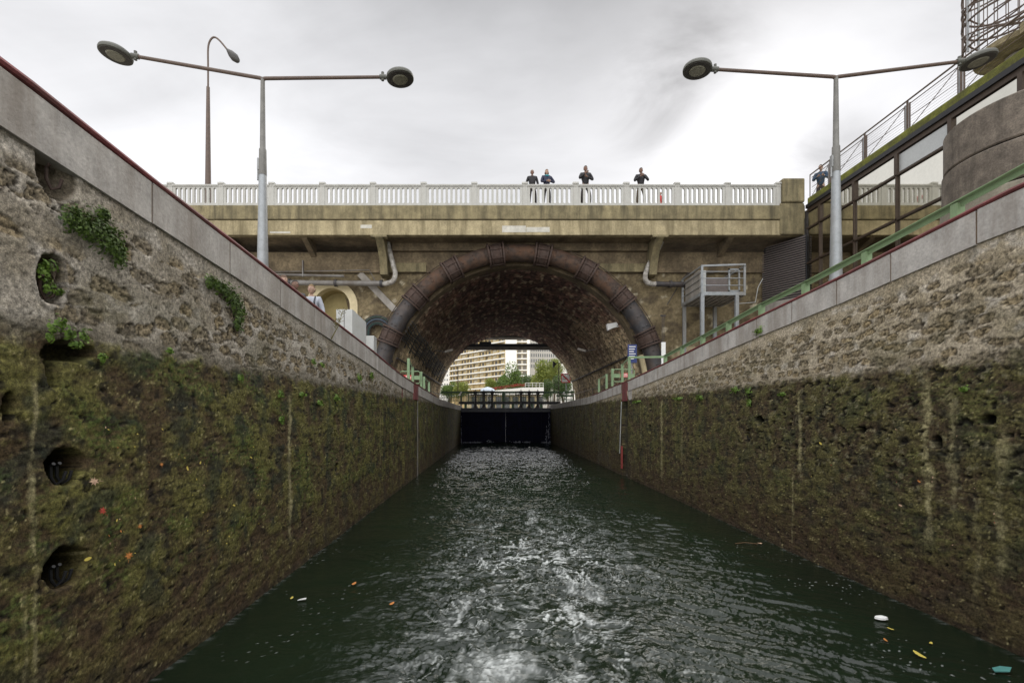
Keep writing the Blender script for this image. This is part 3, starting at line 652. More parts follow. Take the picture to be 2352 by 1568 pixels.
for k in range(-9, 6):
    for src, xx in ((post0, x0 + 2.24*k), (pan0, x0 + 2.24*(k+0.5))):
        if src is pan0 and k == 5: continue
        o = src if k == -9 else src.copy()
        if k != -9: COL.objects.link(o)
        o.location = (xx, YB+0.02, 0)
# stone pier that ends the balustrade
mb = MB(); mb.box((12.68, YB-0.12, 11.66), (13.66, YB+0.75, 12.72)); mb.box((12.60, YB-0.06, 10.26), (13.68, YB+0.10, 11.66))
B(mb, 'end_pier', M['fascia_dark'], bevel=0.06)
# abutment wall with the arch opening and the alcove opening
def abutment():
    xs = np.concatenate([np.linspace(-45, -14, 30)[:-1], np.arange(-14, 13.75, 0.062)]); zs = np.arange(2.4, 9.75, 0.062)
    X, Z = np.meshgrid(xs, zs)
    n1 = fbm(X*0.7, Z*0.7, 5, 101); n2 = fbm(X*3, Z*3, 5, 102); n3 = fbm(X*8, Z*8, 4, 103)
    f1, f2, idd = voro((X+0.1*n2)/0.45, (Z+0.06*n2)/0.22, 104, 0.7); e = f2-f1
    bare = ss(0.0, 0.4, fbm(X*0.5+4, Z*0.5, 4, 105) + 0.3*ss(5.2, 4.0, Z))
    d = 0.03*n1 + 0.02*n2 + 0.012*n3 - 0.03*bare*ss(0.18, 0.04, e)
    c = mix((0.18,0.142,0.080), (0.095,0.073,0.042), ss(-0.4, 0.4, n1+0.4*n2))
    c = mix(c, (0.26,0.21,0.12), 0.5*ss(0.0, 0.5, n2+n3*0.4))
    c = mix(c, (0.42,0.37,0.26), 0.8*ss(0.42, 0.62, fbm(X*1.8+40, Z*1.8, 5, 106)))
    c = mix(c, (0.05,0.038,0.026), 0.5*bare*ss(0.2, 0.05, e))
    c = mix(c, (0.055,0.042,0.03), 0.7*ss(0.1, 0.5, fbm(X*1.1+9, Z*1.6, 5, 107)))
    c = mix(c, (0.42,0.36,0.23), 0.85*ss(1.1, 0.6, np.hypot((X-9.2)/0.75, (Z-5.0)/0.75) + 0.5*fbm(X*2.5, Z*2.5, 4, 109)))
    # opening: snap to the circle
    dx, dz = X-AX, Z-AZ; r = np.hypot(dx, dz); ins = (r < AR) | ((Z < AZ) & (np.abs(dx) < AR))
    near = (r < AR) & (r > AR-0.10) & (Z > AZ); k = AR/np.maximum(r, 1e-6)
    X2 = np.where(near, AX+dx*k, X); Z2 = np.where(near, AZ+dz*k, Z)
    hard = ins & ~near
    dx2, dz2 = X+7.67, Z-7.45; al = (np.hypot(dx2, dz2) < 1.0) | ((Z < 7.45) & (np.abs(dx2) < 1.0))
    hard = hard | al
    keep = ~(hard[:-1,:-1] | hard[:-1,1:] | hard[1:,:-1] | hard[1:,1:])
    P = np.stack([X2, YW - d*ss(0, 0.2, r-AR), Z2], -1)
    o = grid_mesh('abutment_wall', P, c, M['abut'], bridge, keep=keep)
    Bp(o)
abutment()
# vault
def vault():
    L = 42.4 - (YW-0.05); nY = 250; s0 = 0.6
    sv_ = np.concatenate([np.linspace(-s0, 0, 6)[:-1], np.linspace(0, math.pi*AR, 240), math.pi*AR + np.linspace(0, s0, 6)[1:]])
    ys = np.linspace(YW-0.05, 42.4, nY)
    S, Y = np.meshgrid(sv_, ys)
    th = np.clip(S/AR, 0, math.pi)
    row = np.floor(S/0.26)
    f1, f2, idd = voro((Y + 0.05*fbm(Y*3, S*3, 3, 200))/0.42 + 0.5*(row % 2), (S + 0.03*fbm(Y*3, S*3, 3, 201))/0.26, 202, 0.55); e = f2-f1
    joint = ss(0.20, 0.05, e + 0.06*fbm(Y*9, S*9, 3, 203))
    n1 = fbm(Y*0.35, S*0.5, 5, 204); n2 = fbm(Y*2, S*2.5, 5, 205)
    d = 0.03*ss(0.05, 0.3, e)*(0.5+h2(np.floor(idd*999), row*0, 7)) + 0.02*n2 + 0.03*n1
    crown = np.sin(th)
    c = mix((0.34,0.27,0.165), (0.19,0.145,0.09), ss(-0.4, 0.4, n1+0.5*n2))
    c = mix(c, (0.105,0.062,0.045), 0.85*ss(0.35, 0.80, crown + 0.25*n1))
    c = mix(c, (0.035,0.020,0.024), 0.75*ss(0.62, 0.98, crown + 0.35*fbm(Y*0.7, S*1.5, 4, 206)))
    c = mix(c, (0.42,0.34,0.23), 0.6*ss(0.2, 0.5, fbm(Y*1.0+20, S*3.2, 5, 207)))
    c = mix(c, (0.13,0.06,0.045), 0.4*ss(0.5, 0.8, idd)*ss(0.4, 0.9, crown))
    c = c*((0.7 + 0.6*idd)*(1+0.35*fbm(Y*5, S*6, 4, 211, 0.65))*(1+0.5*fbm(Y*1.5, S*0.25, 4, 212)))[..., None]*1.8
    c = mix(c, (0.02,0.015,0.012), 0.8*joint)
    for yb in (23.6, 29.5, 35.5):      # arch rings with pale mineral fringes
        k = np.exp(-((Y-yb-0.1*fbm(S, S*0, 3, 8))/0.10)**2); c = mix(c, (0.34,0.30,0.22), 0.5*k*ss(-0.2, 0.4, fbm(S*1.5, Y, 4, 209)))
    k = ss(0.35, 0.1, Y-(YW-0.05)); c = mix(c, (0.19,0.165,0.12), 0.7*k)
    rr = AR - d
    X = AX + rr*np.cos(th); Z = AZ + rr*np.sin(th) - np.where(S < 0, -S, 0) - np.where(S > math.pi*AR, S-math.pi*AR, 0)
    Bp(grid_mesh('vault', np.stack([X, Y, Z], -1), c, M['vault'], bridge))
vault()
# far end: flat lintel, head wall
mb = MB(); mb.box((AX-6.4, 42.35, 9.20), (AX+6.4, 43.4, 10.34)); B(mb, 'lintel', M['concrete'])
# alcove with cream surround
def arch_ring(cx, cz, r0, r1, y0, y1, zb, n=20):
    mb = MB(); pi, po = [], []
    pi.append((cx+r0, zb)); po.append((cx+r1, zb))
    for i in range(n+1):
        a = math.pi*i/n; pi.append((cx+r0*math.cos(a), cz+r0*math.sin(a))); po.append((cx+r1*math.cos(a), cz+r1*math.sin(a)))
    pi.append((cx-r0, zb)); po.append((cx-r1, zb))
    for i in range(len(pi)-1):
        mb.prism([(pi[i][0], y0, pi[i][1]), (po[i][0], y0, po[i][1]), (po[i+1][0], y0, po[i+1][1]), (pi[i+1][0], y0, pi[i+1][1])], (0, y1-y0, 0))
    return mb
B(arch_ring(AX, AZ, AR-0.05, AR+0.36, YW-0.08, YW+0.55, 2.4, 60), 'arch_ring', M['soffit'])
B(arch_ring(-7.67, 7.45, 0.86, 1.22, YW-0.10, YW+0.35, 3.3), 'alcove_surround', M['cream'])
B(arch_ring(-7.67, 7.45, 0.90, 1.3, YW+0.35, YW+1.0, 3.3), 'alcove_vault', M['alcove'])
mb = MB(); mb.box((-9.2, YW+1.0, 3.3), (-6.2, YW+1.2, 9.0)); B(mb, 'alcove_back_wall', M['alcove'])
mb = MB(); mb.prism([(-8.56, YW+0.55, 6.75), (-6.78, YW+0.55, 6.95), (-6.78, YW+0.55, 6.25), (-8.56, YW+0.55, 6.6)], (0, 0.4, 0)); mb.prism([(-7.25, YW+0.6, 8.05), (-6.79, YW+0.6, 7.6), (-6.79, YW+0.6, 6.9), (-6.95, YW+0.6, 6.9)], (0, 0.38, 0)); B(mb, 'alcove_stair_soffit', M['soffit'])
# pale stone foot of the arch, right
mb = MB(); mb.tube([(AX+6.12*math.cos(a), YW-0.18, AZ+6.12*math.sin(a)) for a in np.linspace(-0.02, 0.30, 8)], 0.24, 10)
B(mb, 'arch_foot_stone', M['cream'])

# ------------------------------------------------------------------ arched iron pipe
PX, PZ, PR_, PYY, Pr = 1.13, 3.36, 6.46, 22.20, 0.395
pipe = thing('arched_pipe', 'huge rusty riveted iron pipe bent in an arch over the tunnel mouth', 'pipe', (0, 0, 0))
angs = [156.5 - 19.1*k for k in range(8)]
cuts = [180.0] + angs + [0.0]
def parc(a, r=PR_, dy=0): return (PX + r*math.cos(R(a)), PYY+dy, PZ + r*math.sin(R(a)))
for i in range(9):
    a0, a1 = cuts[i], cuts[i+1]; mb = MB()
    mb.tube([parc(a) for a in np.linspace(a0, a1, 14)], Pr, 24)
    for a in np.linspace(a0, a1, 5)[1:-1]:            # rivet heads
        for q in (0.12, 0.62):
            rr_ = PR_ + Pr*math.sin(q-0.3)*0.9; dy = -Pr*math.cos(q-0.3)*0.97
            p = parc(a, rr_, dy); mb.lathe((p[0], p[1], p[2]), [(0.05, -0.02), (0.05, 0.015), (0.025, 0.04)], 8, 0, Matrix.Rotation(R(90), 4, 'X'))
    mb.build('pipe_section', M['rust'] if 1 < i < 7 else M['iron'], pipe, smooth=True)
for i, a in enumerate(angs):
    mb = MB()
    mb.tube([parc(a+1.7), parc(a+0.6), parc(a-0.6), parc(a-1.7)], [Pr+0.05, Pr+0.075, Pr+0.075, Pr+0.05], 24)
    for da in (3.0, 1.9, -1.9, -3.0):
        big = abs(da) > 2.5
        mb.tube([parc(a+da+0.33), parc(a+da-0.33)], Pr + (0.16 if big else 0.10), 24)
    for q in range(8):                                 # tie bolts between the flanges
        th = 2*math.pi*q/8 + 0.2; rad = PR_ + (Pr+0.11)*math.sin(th); dy = -(Pr+0.11)*math.cos(th)
        mb.tube([parc(a+3.5, rad, dy), parc(a-3.5, rad, dy)], 0.016, 6)
    mb.build('collar', M['rustcol'], pipe, smooth=True)
mb = MB(); mb.tube([parc(a, PR_+Pr+0.07, -0.05) for a in np.linspace(162, 112, 24)], 0.018, 6); mb.build('strap', M['rustcol'], pipe, smooth=True); mb = MB(); mb.tube([parc(a, PR_+Pr+0.07, -0.05) for a in np.linspace(70, 20, 24)], 0.018, 6)
mb.build('strap', M['rustcol'], pipe, smooth=True)
for a0 in (150, 30, 166, 14):
    mb = MB(); p = parc(a0, PR_); q = parc(a0, AR+0.02, 0.4); mb.bar(p, (q[0], 22.75, q[2]), 0.12, 0.12)
    mb.build('support_bracket', M['iron'], pipe)

# drain pipes, cables and small fittings on the abutment
def px_path(pts, Y): return [at(x, y, Y) for x, y in pts]
def smooth_path(p, n=5):
    p = [Vector(q) for q in p]; out = []
    for i in range(len(p)-1):
        a = p[max(i-1, 0)]; b = p[i]; c = p[i+1]; d = p[min(i+2, len(p)-1)]
        for t in np.linspace(0, 1, n, endpoint=False):
            out.append(0.5*((2*b) + (c-a)*t + (2*a-5*b+4*c-d)*t*t + (3*b-a-3*c+d)*t**3))
    out.append(p[-1]); return out
for side, lbl in ((0, 'grey drain pipe with limescaled bend under the left end of the bridge'), (1, 'dark drain pipe with white limescaled bend right of the arch')):
    t = thing('drain_pipe', lbl, 'drain pipe')
    if side == 0:
        v = smooth_path(px_path([(888,546), (894,573), (903,608), (908,630), (902,646), (888,651), (875,651)], 22.25))
        hz = px_path([(876,651), (760,650), (560,648)], 22.25); cl = [(876,651), (771,650), (665,649)]
    else:
        v = smooth_path(px_path([(1522,548), (1508,580), (1492,605), (1483,628), (1484,645), (1496,652), (1506,652)], 22.25))
        hz = px_path([(1506,652), (1545,653), (1583,653)], 22.25); cl = [(1540,653), (1579,653)]
    MB().tube(v, 0.115, 12).build('downpipe', M['drainw'], t, smooth=True)
    MB().tube(hz, 0.125, 12).build('horizontal_pipe', M['drain'] if side == 0 else M['iron'], t, smooth=True)
    for (x, y) in cl:
        p = at(x, y, 22.25); mb = MB(); mb.tube([p-Vector((0.06,0,0)), p+Vector((0.06,0,0))], 0.17, 12); mb.bar(p, (p.x, 22.75, p.z), 0.05, 0.05); mb.build('clamp', M['iron'], t, smooth=True)
    if side == 0:
        mb = MB(); mb.tube(px_path([(565,628), (700,632), (790,634)], 22.4), 0.06, 8); mb.tube(px_path([(570,625), (760,622), (848,620), (856,634), (862,646)], 22.55), 0.02, 6); mb.bar(at(696,598,22.4), at(696,636,22.4), 0.12, 0.05); mb.build('conduit', M['drain'], t, smooth=True)
    else:
        mb = MB(); mb.tube(px_path([(1532,700), (1568,640), (1580,627), (1640,627)], 22.5), 0.02, 6); mb.build('conduit', M['iron'], t, smooth=True)
mb = MB(); mb.bar(at(826, 628, 22.62), at(907, 712, 22.62), 0.30, 0.05, up=(0, 1, 0)); 
tag(mb.build('diagonal_plank', M['concrete']), 'grey diagonal board fixed to the wall left of the arched pipe', 'board')
# looped cable bundle that drops into the tunnel
cb = thing('cable_loop', 'bundle of black and green cables looped in a half circle left of the arch', 'cables')
cc = at(867, 763, 22.55)
cm_ = [M['black'], plain('green_cable', (0.025,0.06,0.05)), M['iron'], M['black'], plain('blue_cable', (0.07,0.10,0.13))]
for k in range(8):
    r = 0.36 + 0.062*k
    pts = [(cc.x - r, cc.y - 0.05, 3.6)] + [(cc.x + r*math.cos(a), cc.y-0.05, cc.z + r*math.sin(a)) for a in np.linspace(math.pi, 0.15, 16)] + [(cc.x + r + 0.15, cc.y-0.05, cc.z - 0.25)]
    MB().tube(pts, 0.026, 6).build('cable', cm_[k % 5], cb, smooth=True)
cv = thing('tunnel_cables', 'dark cables running along the left side of the tunnel vault', 'cables')
for k in range(7):
    pts = []
    for y in np.linspace(22.2, 42.0, 30):
        a = R(147.0 + 1.5*k + (y-22.9)*0.28 + 0.5*math.sin(y*1.3 + k)); rr_ = AR - 0.10 - 0.02*math.sin(y*2+k)
        pts.append((AX + rr_*math.cos(a), y, AZ + rr_*math.sin(a)))
    MB().tube(pts, 0.03, 6).build('cable', M['black'], cv, smooth=True)
mb = MB()
for y in np.arange(23.5, 41, 1.6):
    a0 = 145 + (y-22.9)*0.28; mb = MB()
    mb.tube([(AX + (AR-0.05)*math.cos(R(a)), y, AZ + (AR-0.05)*math.sin(R(a))) for a in np.linspace(a0, a0+13, 5)], 0.03, 5); mb.build('cable_bracket', M['iron'], cv)
MB().tube([(AX + (AR-0.10)*math.cos(R(164)), y, AZ + (AR-0.10)*math.sin(R(164))) for y in (22.6, 30, 42)], 0.045, 6).build('conduit', M['iron'], cv, smooth=True)
mb = MB().tube([(AX + (AR-0.10)*math.cos(R(19)), y, AZ + (AR-0.10)*math.sin(R(19))) for y in (24, 30, 42)], 0.05, 6)
tag(mb.build('conduit_pipe', M['iron'], smooth=True), 'dark pipe running along the right side of the tunnel vault', 'pipe')

# floodlight panel and lamps in the tunnel
mb = MB(); p = at(1408, 752, 23.6); mb.prism([at(1394,744,23.6), at(1424,738,23.6), at(1418,748,23.6), at(1397,758,23.6)], (0, 0.25, 0)); mb.bar(p, p+Vector((0.45,0.1,0.1)), 0.04, 0.04)
tag(mb.build('floodlight', M['whitesign']), 'white wedge shaped floodlight on the right side of the vault just inside the mouth', 'floodlight')
for (x, y, Y, lb) in ((1022, 808, 27, 'small pale lamp on the left vault above the cable run'), (1345, 806, 27, 'small pale lamp on the right vault near the tunnel middle')):
    t = thing('vault_lamp', lb, 'lamp'); p = at(x, y, Y); s_ = 1 if x < 1100 else -1
    MB().bar(p, p + Vector((0.45*s_, 0, 0.12)), 0.14, 0.12).build('lamp_housing', M['concrete'], t)
    MB().bar(p, p + Vector((-0.55*s_, 0.0, 0.1)), 0.04, 0.04).build('lamp_arm', M['iron'], t)
# girder across the far end of the tunnel
g = thing('girder', 'dark steel girder spanning the far end of the tunnel', 'girder')
mb = MB(); mb.box((AX-4.6, 41.2, 8.26), (AX+4.6, 41.5, 8.52)); mb.build('beam', M['black'], g)
mb = MB(); mb.box((AX-4.8, 41.25, 8.02), (AX+4.8, 41.6, 8.258)); mb.build('flange', M['concrete'], g)
mb = MB(); mb.box((-1.25, 41.1, 8.52), (-0.25, 41.4, 8.68)); 
for x in (-1.9, -1.5, -1.1, -0.75): mb.bar((x, 41.3, 8.5), (x, 41.3, 9.1), 0.04, 0.04)
mb.build('cable_tray', M['black'], g)

# ------------------------------------------------------------------ gauge board, blue sign, little fittings by the arch
t = thing('gauge_post', 'white gauge board with thin rods standing right of the arched pipe', 'gauge')
MB().box((7.60, 21.75, 3.5), (7.79, 21.80, 5.62)).build('board', M['whitesign'], t)
mb = MB(); mb.tube([(7.65,21.8,5.6), (7.65,21.8,6.8)], 0.014, 6); mb.tube([(7.73,21.8,5.6), (7.73,21.8,6.8)], 0.014, 6); mb.box((7.58,21.76,6.8), (7.80,21.84,6.86)); mb.build('rod', M['iron'], t)
t = thing('blue_sign', 'blue notice board with white lines leaning at the right foot of the arch', 'sign')
c0 = at(1452, 812, 21.9); MB().box((c0.x-0.21, 21.88, c0.z-0.42), (c0.x+0.21, 21.91, c0.z+0.42)).build('plate', M['bluesign'], t)
mb = MB()
for i in range(6): mb.box((c0.x-0.15, 21.872, c0.z+0.30-0.11*i), (c0.x+0.15-0.04*(i % 3), 21.878, c0.z+0.335-0.11*i))
mb.build('lettering', M['whitesign'], t)
MB().tube([(c0.x, 21.95, c0.z+0.3), (c0.x, 21.95, 3.3)], 0.03, 6).build('post', M['galv'], t)

# ------------------------------------------------------------------ caged platform on stilts
t = thing('caged_platform', 'galvanised steel cage on four stilts under the right end of the bridge', 'platform')
yf, yb, zf, zt_ = 20.2, 22.35, 7.36, 8.60; xl, xr = 8.74, 10.62; xbl, xbr = 8.80, 10.66
mb = MB(); mb.box((xl, yf, zf), (xr, yf+0.07, zf+0.14)); mb.box((xl, yb-0.07, zf), (xr, yb, zf+0.14)); mb.box((xl, yf+0.07, zf), (xl+0.07, yb-0.07, zf+0.14)); mb.box((xr-0.07, yf+0.07, zf), (xr, yb-0.07, zf+0.14)); mb.build('floor_frame', M['galv'], t)
mb = MB(); mb.box((xl+0.08, yf+0.08, zf+0.03), (xr-0.08, yb-0.08, zf+0.07))
for i in range(7): x = xl + 0.2 + 0.25*i; mb.box((x, yf+0.08, zf-0.03), (x+0.05, yb-0.08, zf+0.03))
mb.build('floor_grating', M['concrete'], t)
for (x, y) in ((xl+0.06, yf+0.04), (xr-0.36, yf+0.04), (xl+0.1, yb-0.1), (xr-0.36, yb-0.1)):
    MB().box((x-0.07, y-0.04, 3.3), (x+0.07, y+0.08, zf)).build('leg', M['galv'], t)
mb = MB()
for (x, y) in ((xl+0.04, yf+0.03), (xr-0.04, yf+0.03), (xl+0.04, yb-0.04)): mb.box((x-0.045, y-0.03, zf+0.14), (x+0.045, y+0.03, zt_))
mb.bar((xl, yf+0.03, zt_), (xr, yf+0.03, zt_+0.06), 0.07, 0.07)
for z in (zf+0.42, zf+0.72, zf+1.0): mb.tube([(xl, yf+0.03, z), (xr, yf+0.03, z)], 0.017, 6); mb.tube([(xl+0.03, yf, z), (xl+0.03, yb, z)], 0.017, 6)
mb.bar((xl+0.03, yf, zt_), (xl+0.03, yb, zt_), 0.06, 0.06); mb.bar((xr-0.03, yf, zt_), (xr-0.03, yb, zt_), 0.06, 0.06)
mb.build('railing', M['galv'], t)
mb = MB(); mb.bar((xl+1.22, yf+0.10, zf+0.18), (xl+1.22, yf+0.10, zt_-0.1), 0.06, 0.06); mb.bar((xl+1.64, yf+0.10, zf+0.18), (xl+1.64, yf+0.10, zt_-0.1), 0.06, 0.06); mb.bar((xl+1.19, yf+0.10, zf+0.2), (xl+1.67, yf+0.10, zf+0.2), 0.06, 0.06); mb.bar((xl+1.19, yf+0.10, zt_-0.13), (xl+1.67, yf+0.10, zt_-0.13), 0.06, 0.06); mb.build('gate_frame', M['galv'], t)
MB().box((xl+0.1, yf+0.5, zf+0.15), (xl+0.42, yf+0.95, zt_-0.05)).build('white_panel', M['cabinet'], t)
MB().box((xl+0.06, yf+0.3, zf+0.15), (xl+0.09, yb-0.3, zt_-0.1)).build('side_panel', M['concrete'], t)
MB().box((xl+0.75, yf+1.2, zf+0.15), (xl+1.7, yf+1.9, zt_-0.15)).build('machine_box', M['louvre'], t)
mb = MB().tube(px_path([(1686,698), (1735,694), (1741,660), (1752,640)], 21.9), 0.016, 6); tag(mb.build('white_hose', M['cabinet'], smooth=True), 'thin white hose between the caged platform and the louvred wall', 'hose')

# ------------------------------------------------------------------ electrical cabinets on the left quay
t = thing('cabinet', 'tall light grey electrical cabinet with two doors before the cream arched alcove', 'cabinet')
MB().box((-4.62, 14.0, 3.55), (-4.14, 14.35, 5.37)).build('body', M['cabinet'], t, bevel=0.01)
mb = MB(); mb.prism([(-4.135, 14.02, 3.55), (-4.135, 14.02, 5.36), (-3.90, 14.55, 5.10), (-3.90, 14.55, 3.55)], (0.0, 0.05, 0)); mb.build('side_door', M['cabinet'], t)
MB().box((-4.39, 13.992, 3.7), (-4.375, 13.998, 5.3)).build('door_seam', M['iron'], t)
t = thing('cabinet', 'small light grey cabinet low beside the taller one near the arch foot', 'cabinet')
MB().box((-4.45, 16.0, 3.4), (-4.02, 16.4, 4.94)).build('body', M['cabinet'], t, bevel=0.01)

# ------------------------------------------------------------------ glass building on the right
GX = 13.75
gb = thing('glass_building', 'low building with mirror glass panes in bronze frames and mossy roof edge on the right', 'building')
MB().box((GX+0.12, -12, 2.8), (34, 24, 11.40)).build('wall', M['bldg'], gb)
MB().box((GX-0.02, -12, 11.50), (GX+1.8, 21.0, 11.80)).build('roof_edge', M['moss'], gb, bevel=0.03)
MB().box((GX-0.10, -12, 11.34), (GX+0.1, 21.0, 11.50)).build('gutter', M['black'], gb)
MB().box((GX-0.03, -12, 11.18), (GX+0.1, 21.0, 11.34)).build('upper_frame', M['bronze'], gb)
mys = [20.2 - 1.93*k for k in range(16)]
tz = [11.16, 10.47, 8.95, 7.40, 5.85, 3.9]
edges = [21.02] + mys
for i in range(len(edges)-1):
    ya, yb = edges[i+1], edges[i]
    if yb < 3: break
    for j in range(len(tz)-1):
        fr = (j == 0 and i in (3,)) 
        mb = MB().box((GX+0.02, ya+0.035, tz[j+1]+0.03), (GX+0.045, yb-0.035, tz[j]-0.03))
        mb.build('pane', M['frosted'] if fr else M['mirrorglass'], gb)
MB().box((GX-0.03, -12, 2.8), (GX+0.1, 3.0, 11.18)).build('blank_bay', M['bldg'], gb)
for y in mys[:9]:
    mb = MB(); mb.box((GX-0.05, y-0.024, 3.6), (GX+0.06, y+0.024, tz[1])); mb.box((GX-0.06, y-0.065, tz[1]), (GX+0.06, y+0.065, 11.18)); mb.build('mullion', M['bronze'], gb)
for z in tz[1:]:
    MB().box((GX-0.05, 3.0, z-0.035), (GX+0.055, 21.02, z+0.035)).build('transom', M['bronze'], gb)
# louvred wall under the bridge
lw = thing('louvre_wall', 'dark louvred metal screen under the right end of the bridge', 'louvre screen')
A_, B_ = Vector((GX-0.05, 21.0, 0)), Vector((12.66, 22.62, 0))
dv = (B_-A_); nv = Vector((dv.y, -dv.x, 0)).normalized(); 
if nv.y > 0: nv = -nv
mb = MB()
for k in range(34):
    z = 7.62 + 0.105*k
    if z > 10.15: break
    a = A_ + dv*0.02; b = A_ + dv*(0.98 if z < 9.9 else 0.9)
    mb.prism([(a.x, a.y, z), (a.x + nv.x*0.07, a.y + nv.y*0.07, z-0.03), (a.x + nv.x*0.07, a.y + nv.y*0.07, z+0.01), (a.x, a.y, z+0.04)], (b-a))
mb.build('louvre_blades', M['louvre'], lw)
p0 = A_ - nv*0.02; p1 = B_ - nv*0.02
mb = MB(); mb.prism([(p0.x, p0.y, 7.55), (p1.x, p1.y, 7.55), (p1.x, p1.y, 9.95), (p1.x - dv.x*0.06, p1.y - dv.y*0.06, 10.15), (p0.x, p0.y, 10.25)], -nv*0.04); mb.build('back_plate', M['black'], lw)
mb = MB(); mb.prism([(p0.x, p0.y, 3.2), (p1.x, p1.y, 3.2), (p1.x, p1.y, 7.55), (p0.x, p0.y, 7.55)], nv*0.06); mb.build('plinth', M['concrete'], lw)
# roof railing
rl = thing('roof_railing', 'rust brown wire mesh railing with diagonal stays along the mossy roof edge', 'railing')
rys = [21.0] + [19.75 - 1.85*k for k in range(8)]
rx = GX + 0.1
for i, y in enumerate(rys):
    mb = MB()
    if i == 0: mb.tube([(rx, y, 11.8), (rx, y, 12.82)], 0.02, 6)
    else:
        for dy in (-0.09, 0.0, 0.09): mb.bar((rx, y+dy, 11.8), (rx, y+dy, 12.70 if dy else 12.80), 0.05, 0.022 if dy else 0.04)
    mb.build('post', M['lampbrown'] if i % 1 == 0 else M['galv'], rl)
    if i:
        MB().box((rx-0.012, y+0.02, 11.82), (rx+0.012, y+0.075, 12.68)).build('post_plate', M['galv'], rl)
MB().tube([(rx, 21.0, 12.82), (rx, rys[-1], 12.80)], 0.028, 6).build('top_rail', M['lampbrown'], rl)
for i in range(len(rys)-1):
    ya, yb = rys[i]-0.11, rys[i+1]+0.11; mb = MB()
    mb.tube([(rx, ya, 12.66), (rx, yb, 12.66)], 0.016, 5); mb.tube([(rx, ya, 11.84), (rx, yb, 12.64)] if True else [], 0.012, 5)
    mb.tube([(rx+0.02, ya, 12.25), (rx+0.02, yb, 12.22)], 0.010, 5)
    for k in range(1, 9): mb.tube([(rx, ya, 11.84+0.092*k), (rx, yb, 11.84+0.092*k)], 0.0045, 4)
    mb.build('wire_panel', M['lampbrown'], rl)
# concrete cylinder
tw = thing('concrete_tower', 'round board marked concrete tower with dark ring grooves in front of the glass', 'tower')
TX, TY, TR = 12.5, 11.0, 1.6
def ring(z0, z1, r, m, nm): MB().lathe((TX, TY, 0), [(r-0.03, z0), (r, z0+0.03), (r, z1-0.03), (r-0.03, z1)], 64).build(nm, m, tw, smooth=True)
ring(8.20, 9.15, TR, M['tower'], 'upper_drum'); ring(7.30, 8.16, TR+0.03, M['tower'], 'middle_drum'); ring(3.3, 7.26, TR+0.06, M['tower2'], 'lower_drum')
MB().lathe((TX, TY, 0), [(TR-0.08, 7.26), (TR-0.08, 8.20)], 48).build('groove', M['black'], tw)
# spiral stair cage and its landing
st = thing('spiral_stair', 'steel caged spiral stair head on a concrete landing at the top right', 'stair')
SX, SY, SR = 15.75, 14.7, 1.0
MB().lathe((SX+0.35, SY, 0), [(SR-0.05, 13.36), (SR+0.0, 13.40), (SR+0.0, 13.56), (SR-0.05, 13.6)], 28).build('landing', M['fascia'], st, smooth=True)
MB().lathe((SX+0.4, SY, 0), [(0.35, 11.5), (0.35, 13.3)], 16).build('column', M['concrete'], st)
MB().box((SX-0.6, SY-1.9, 13.25), (SX+1.6, SY-0.9, 13.55)).build('walkway', M['fascia'], st)
for k in range(26):
    a = 2*math.pi*k/26; big = k % 6 == 0
    MB().tube([(SX+SR*math.cos(a), SY+SR*math.sin(a), 13.6), (SX+SR*math.cos(a), SY+SR*math.sin(a), 16.4)], 0.035 if big else 0.012, 6).build('bar', M['galv'] if big else M['lampbrown'], st)
for z in (13.75, 14.55, 15.0, 15.9, 16.4): MB().tube([(SX+SR*math.cos(a), SY+SR*math.sin(a), z) for a in np.linspace(0, 2*math.pi, 33)], 0.03, 6).build('hoop', M['lampbrown'], st, smooth=True)
for ph in (0, 2.1, 4.2):
    for sg in (1, -1): MB().tube([(SX+SR*math.cos(sg*a+ph), SY+SR*math.sin(sg*a+ph), 13.6+0.42*a) for a in np.linspace(0, 6.2, 40)], 0.025, 6).build('helical_rail', M['lampbrown'], st, smooth=True)
mb = MB().tube([(SX-0.9, SY-0.9, 13.55), (SX-0.4, SY-1.9, 13.55)], 0.03, 6); mb.tube([(SX-0.5, SY-1.9, 13.55), (SX-0.5, SY-1.9, 14.7)], 0.03, 6)
for z in (13.9, 14.3, 14.7): mb.tube([(SX-0.95, SY-0.5, z), (SX-0.5, SY-1.9, z), (SX+1.5, SY-1.9, z)], 0.02, 6)
mb.build('landing_rail', M['lampbrown'], st)

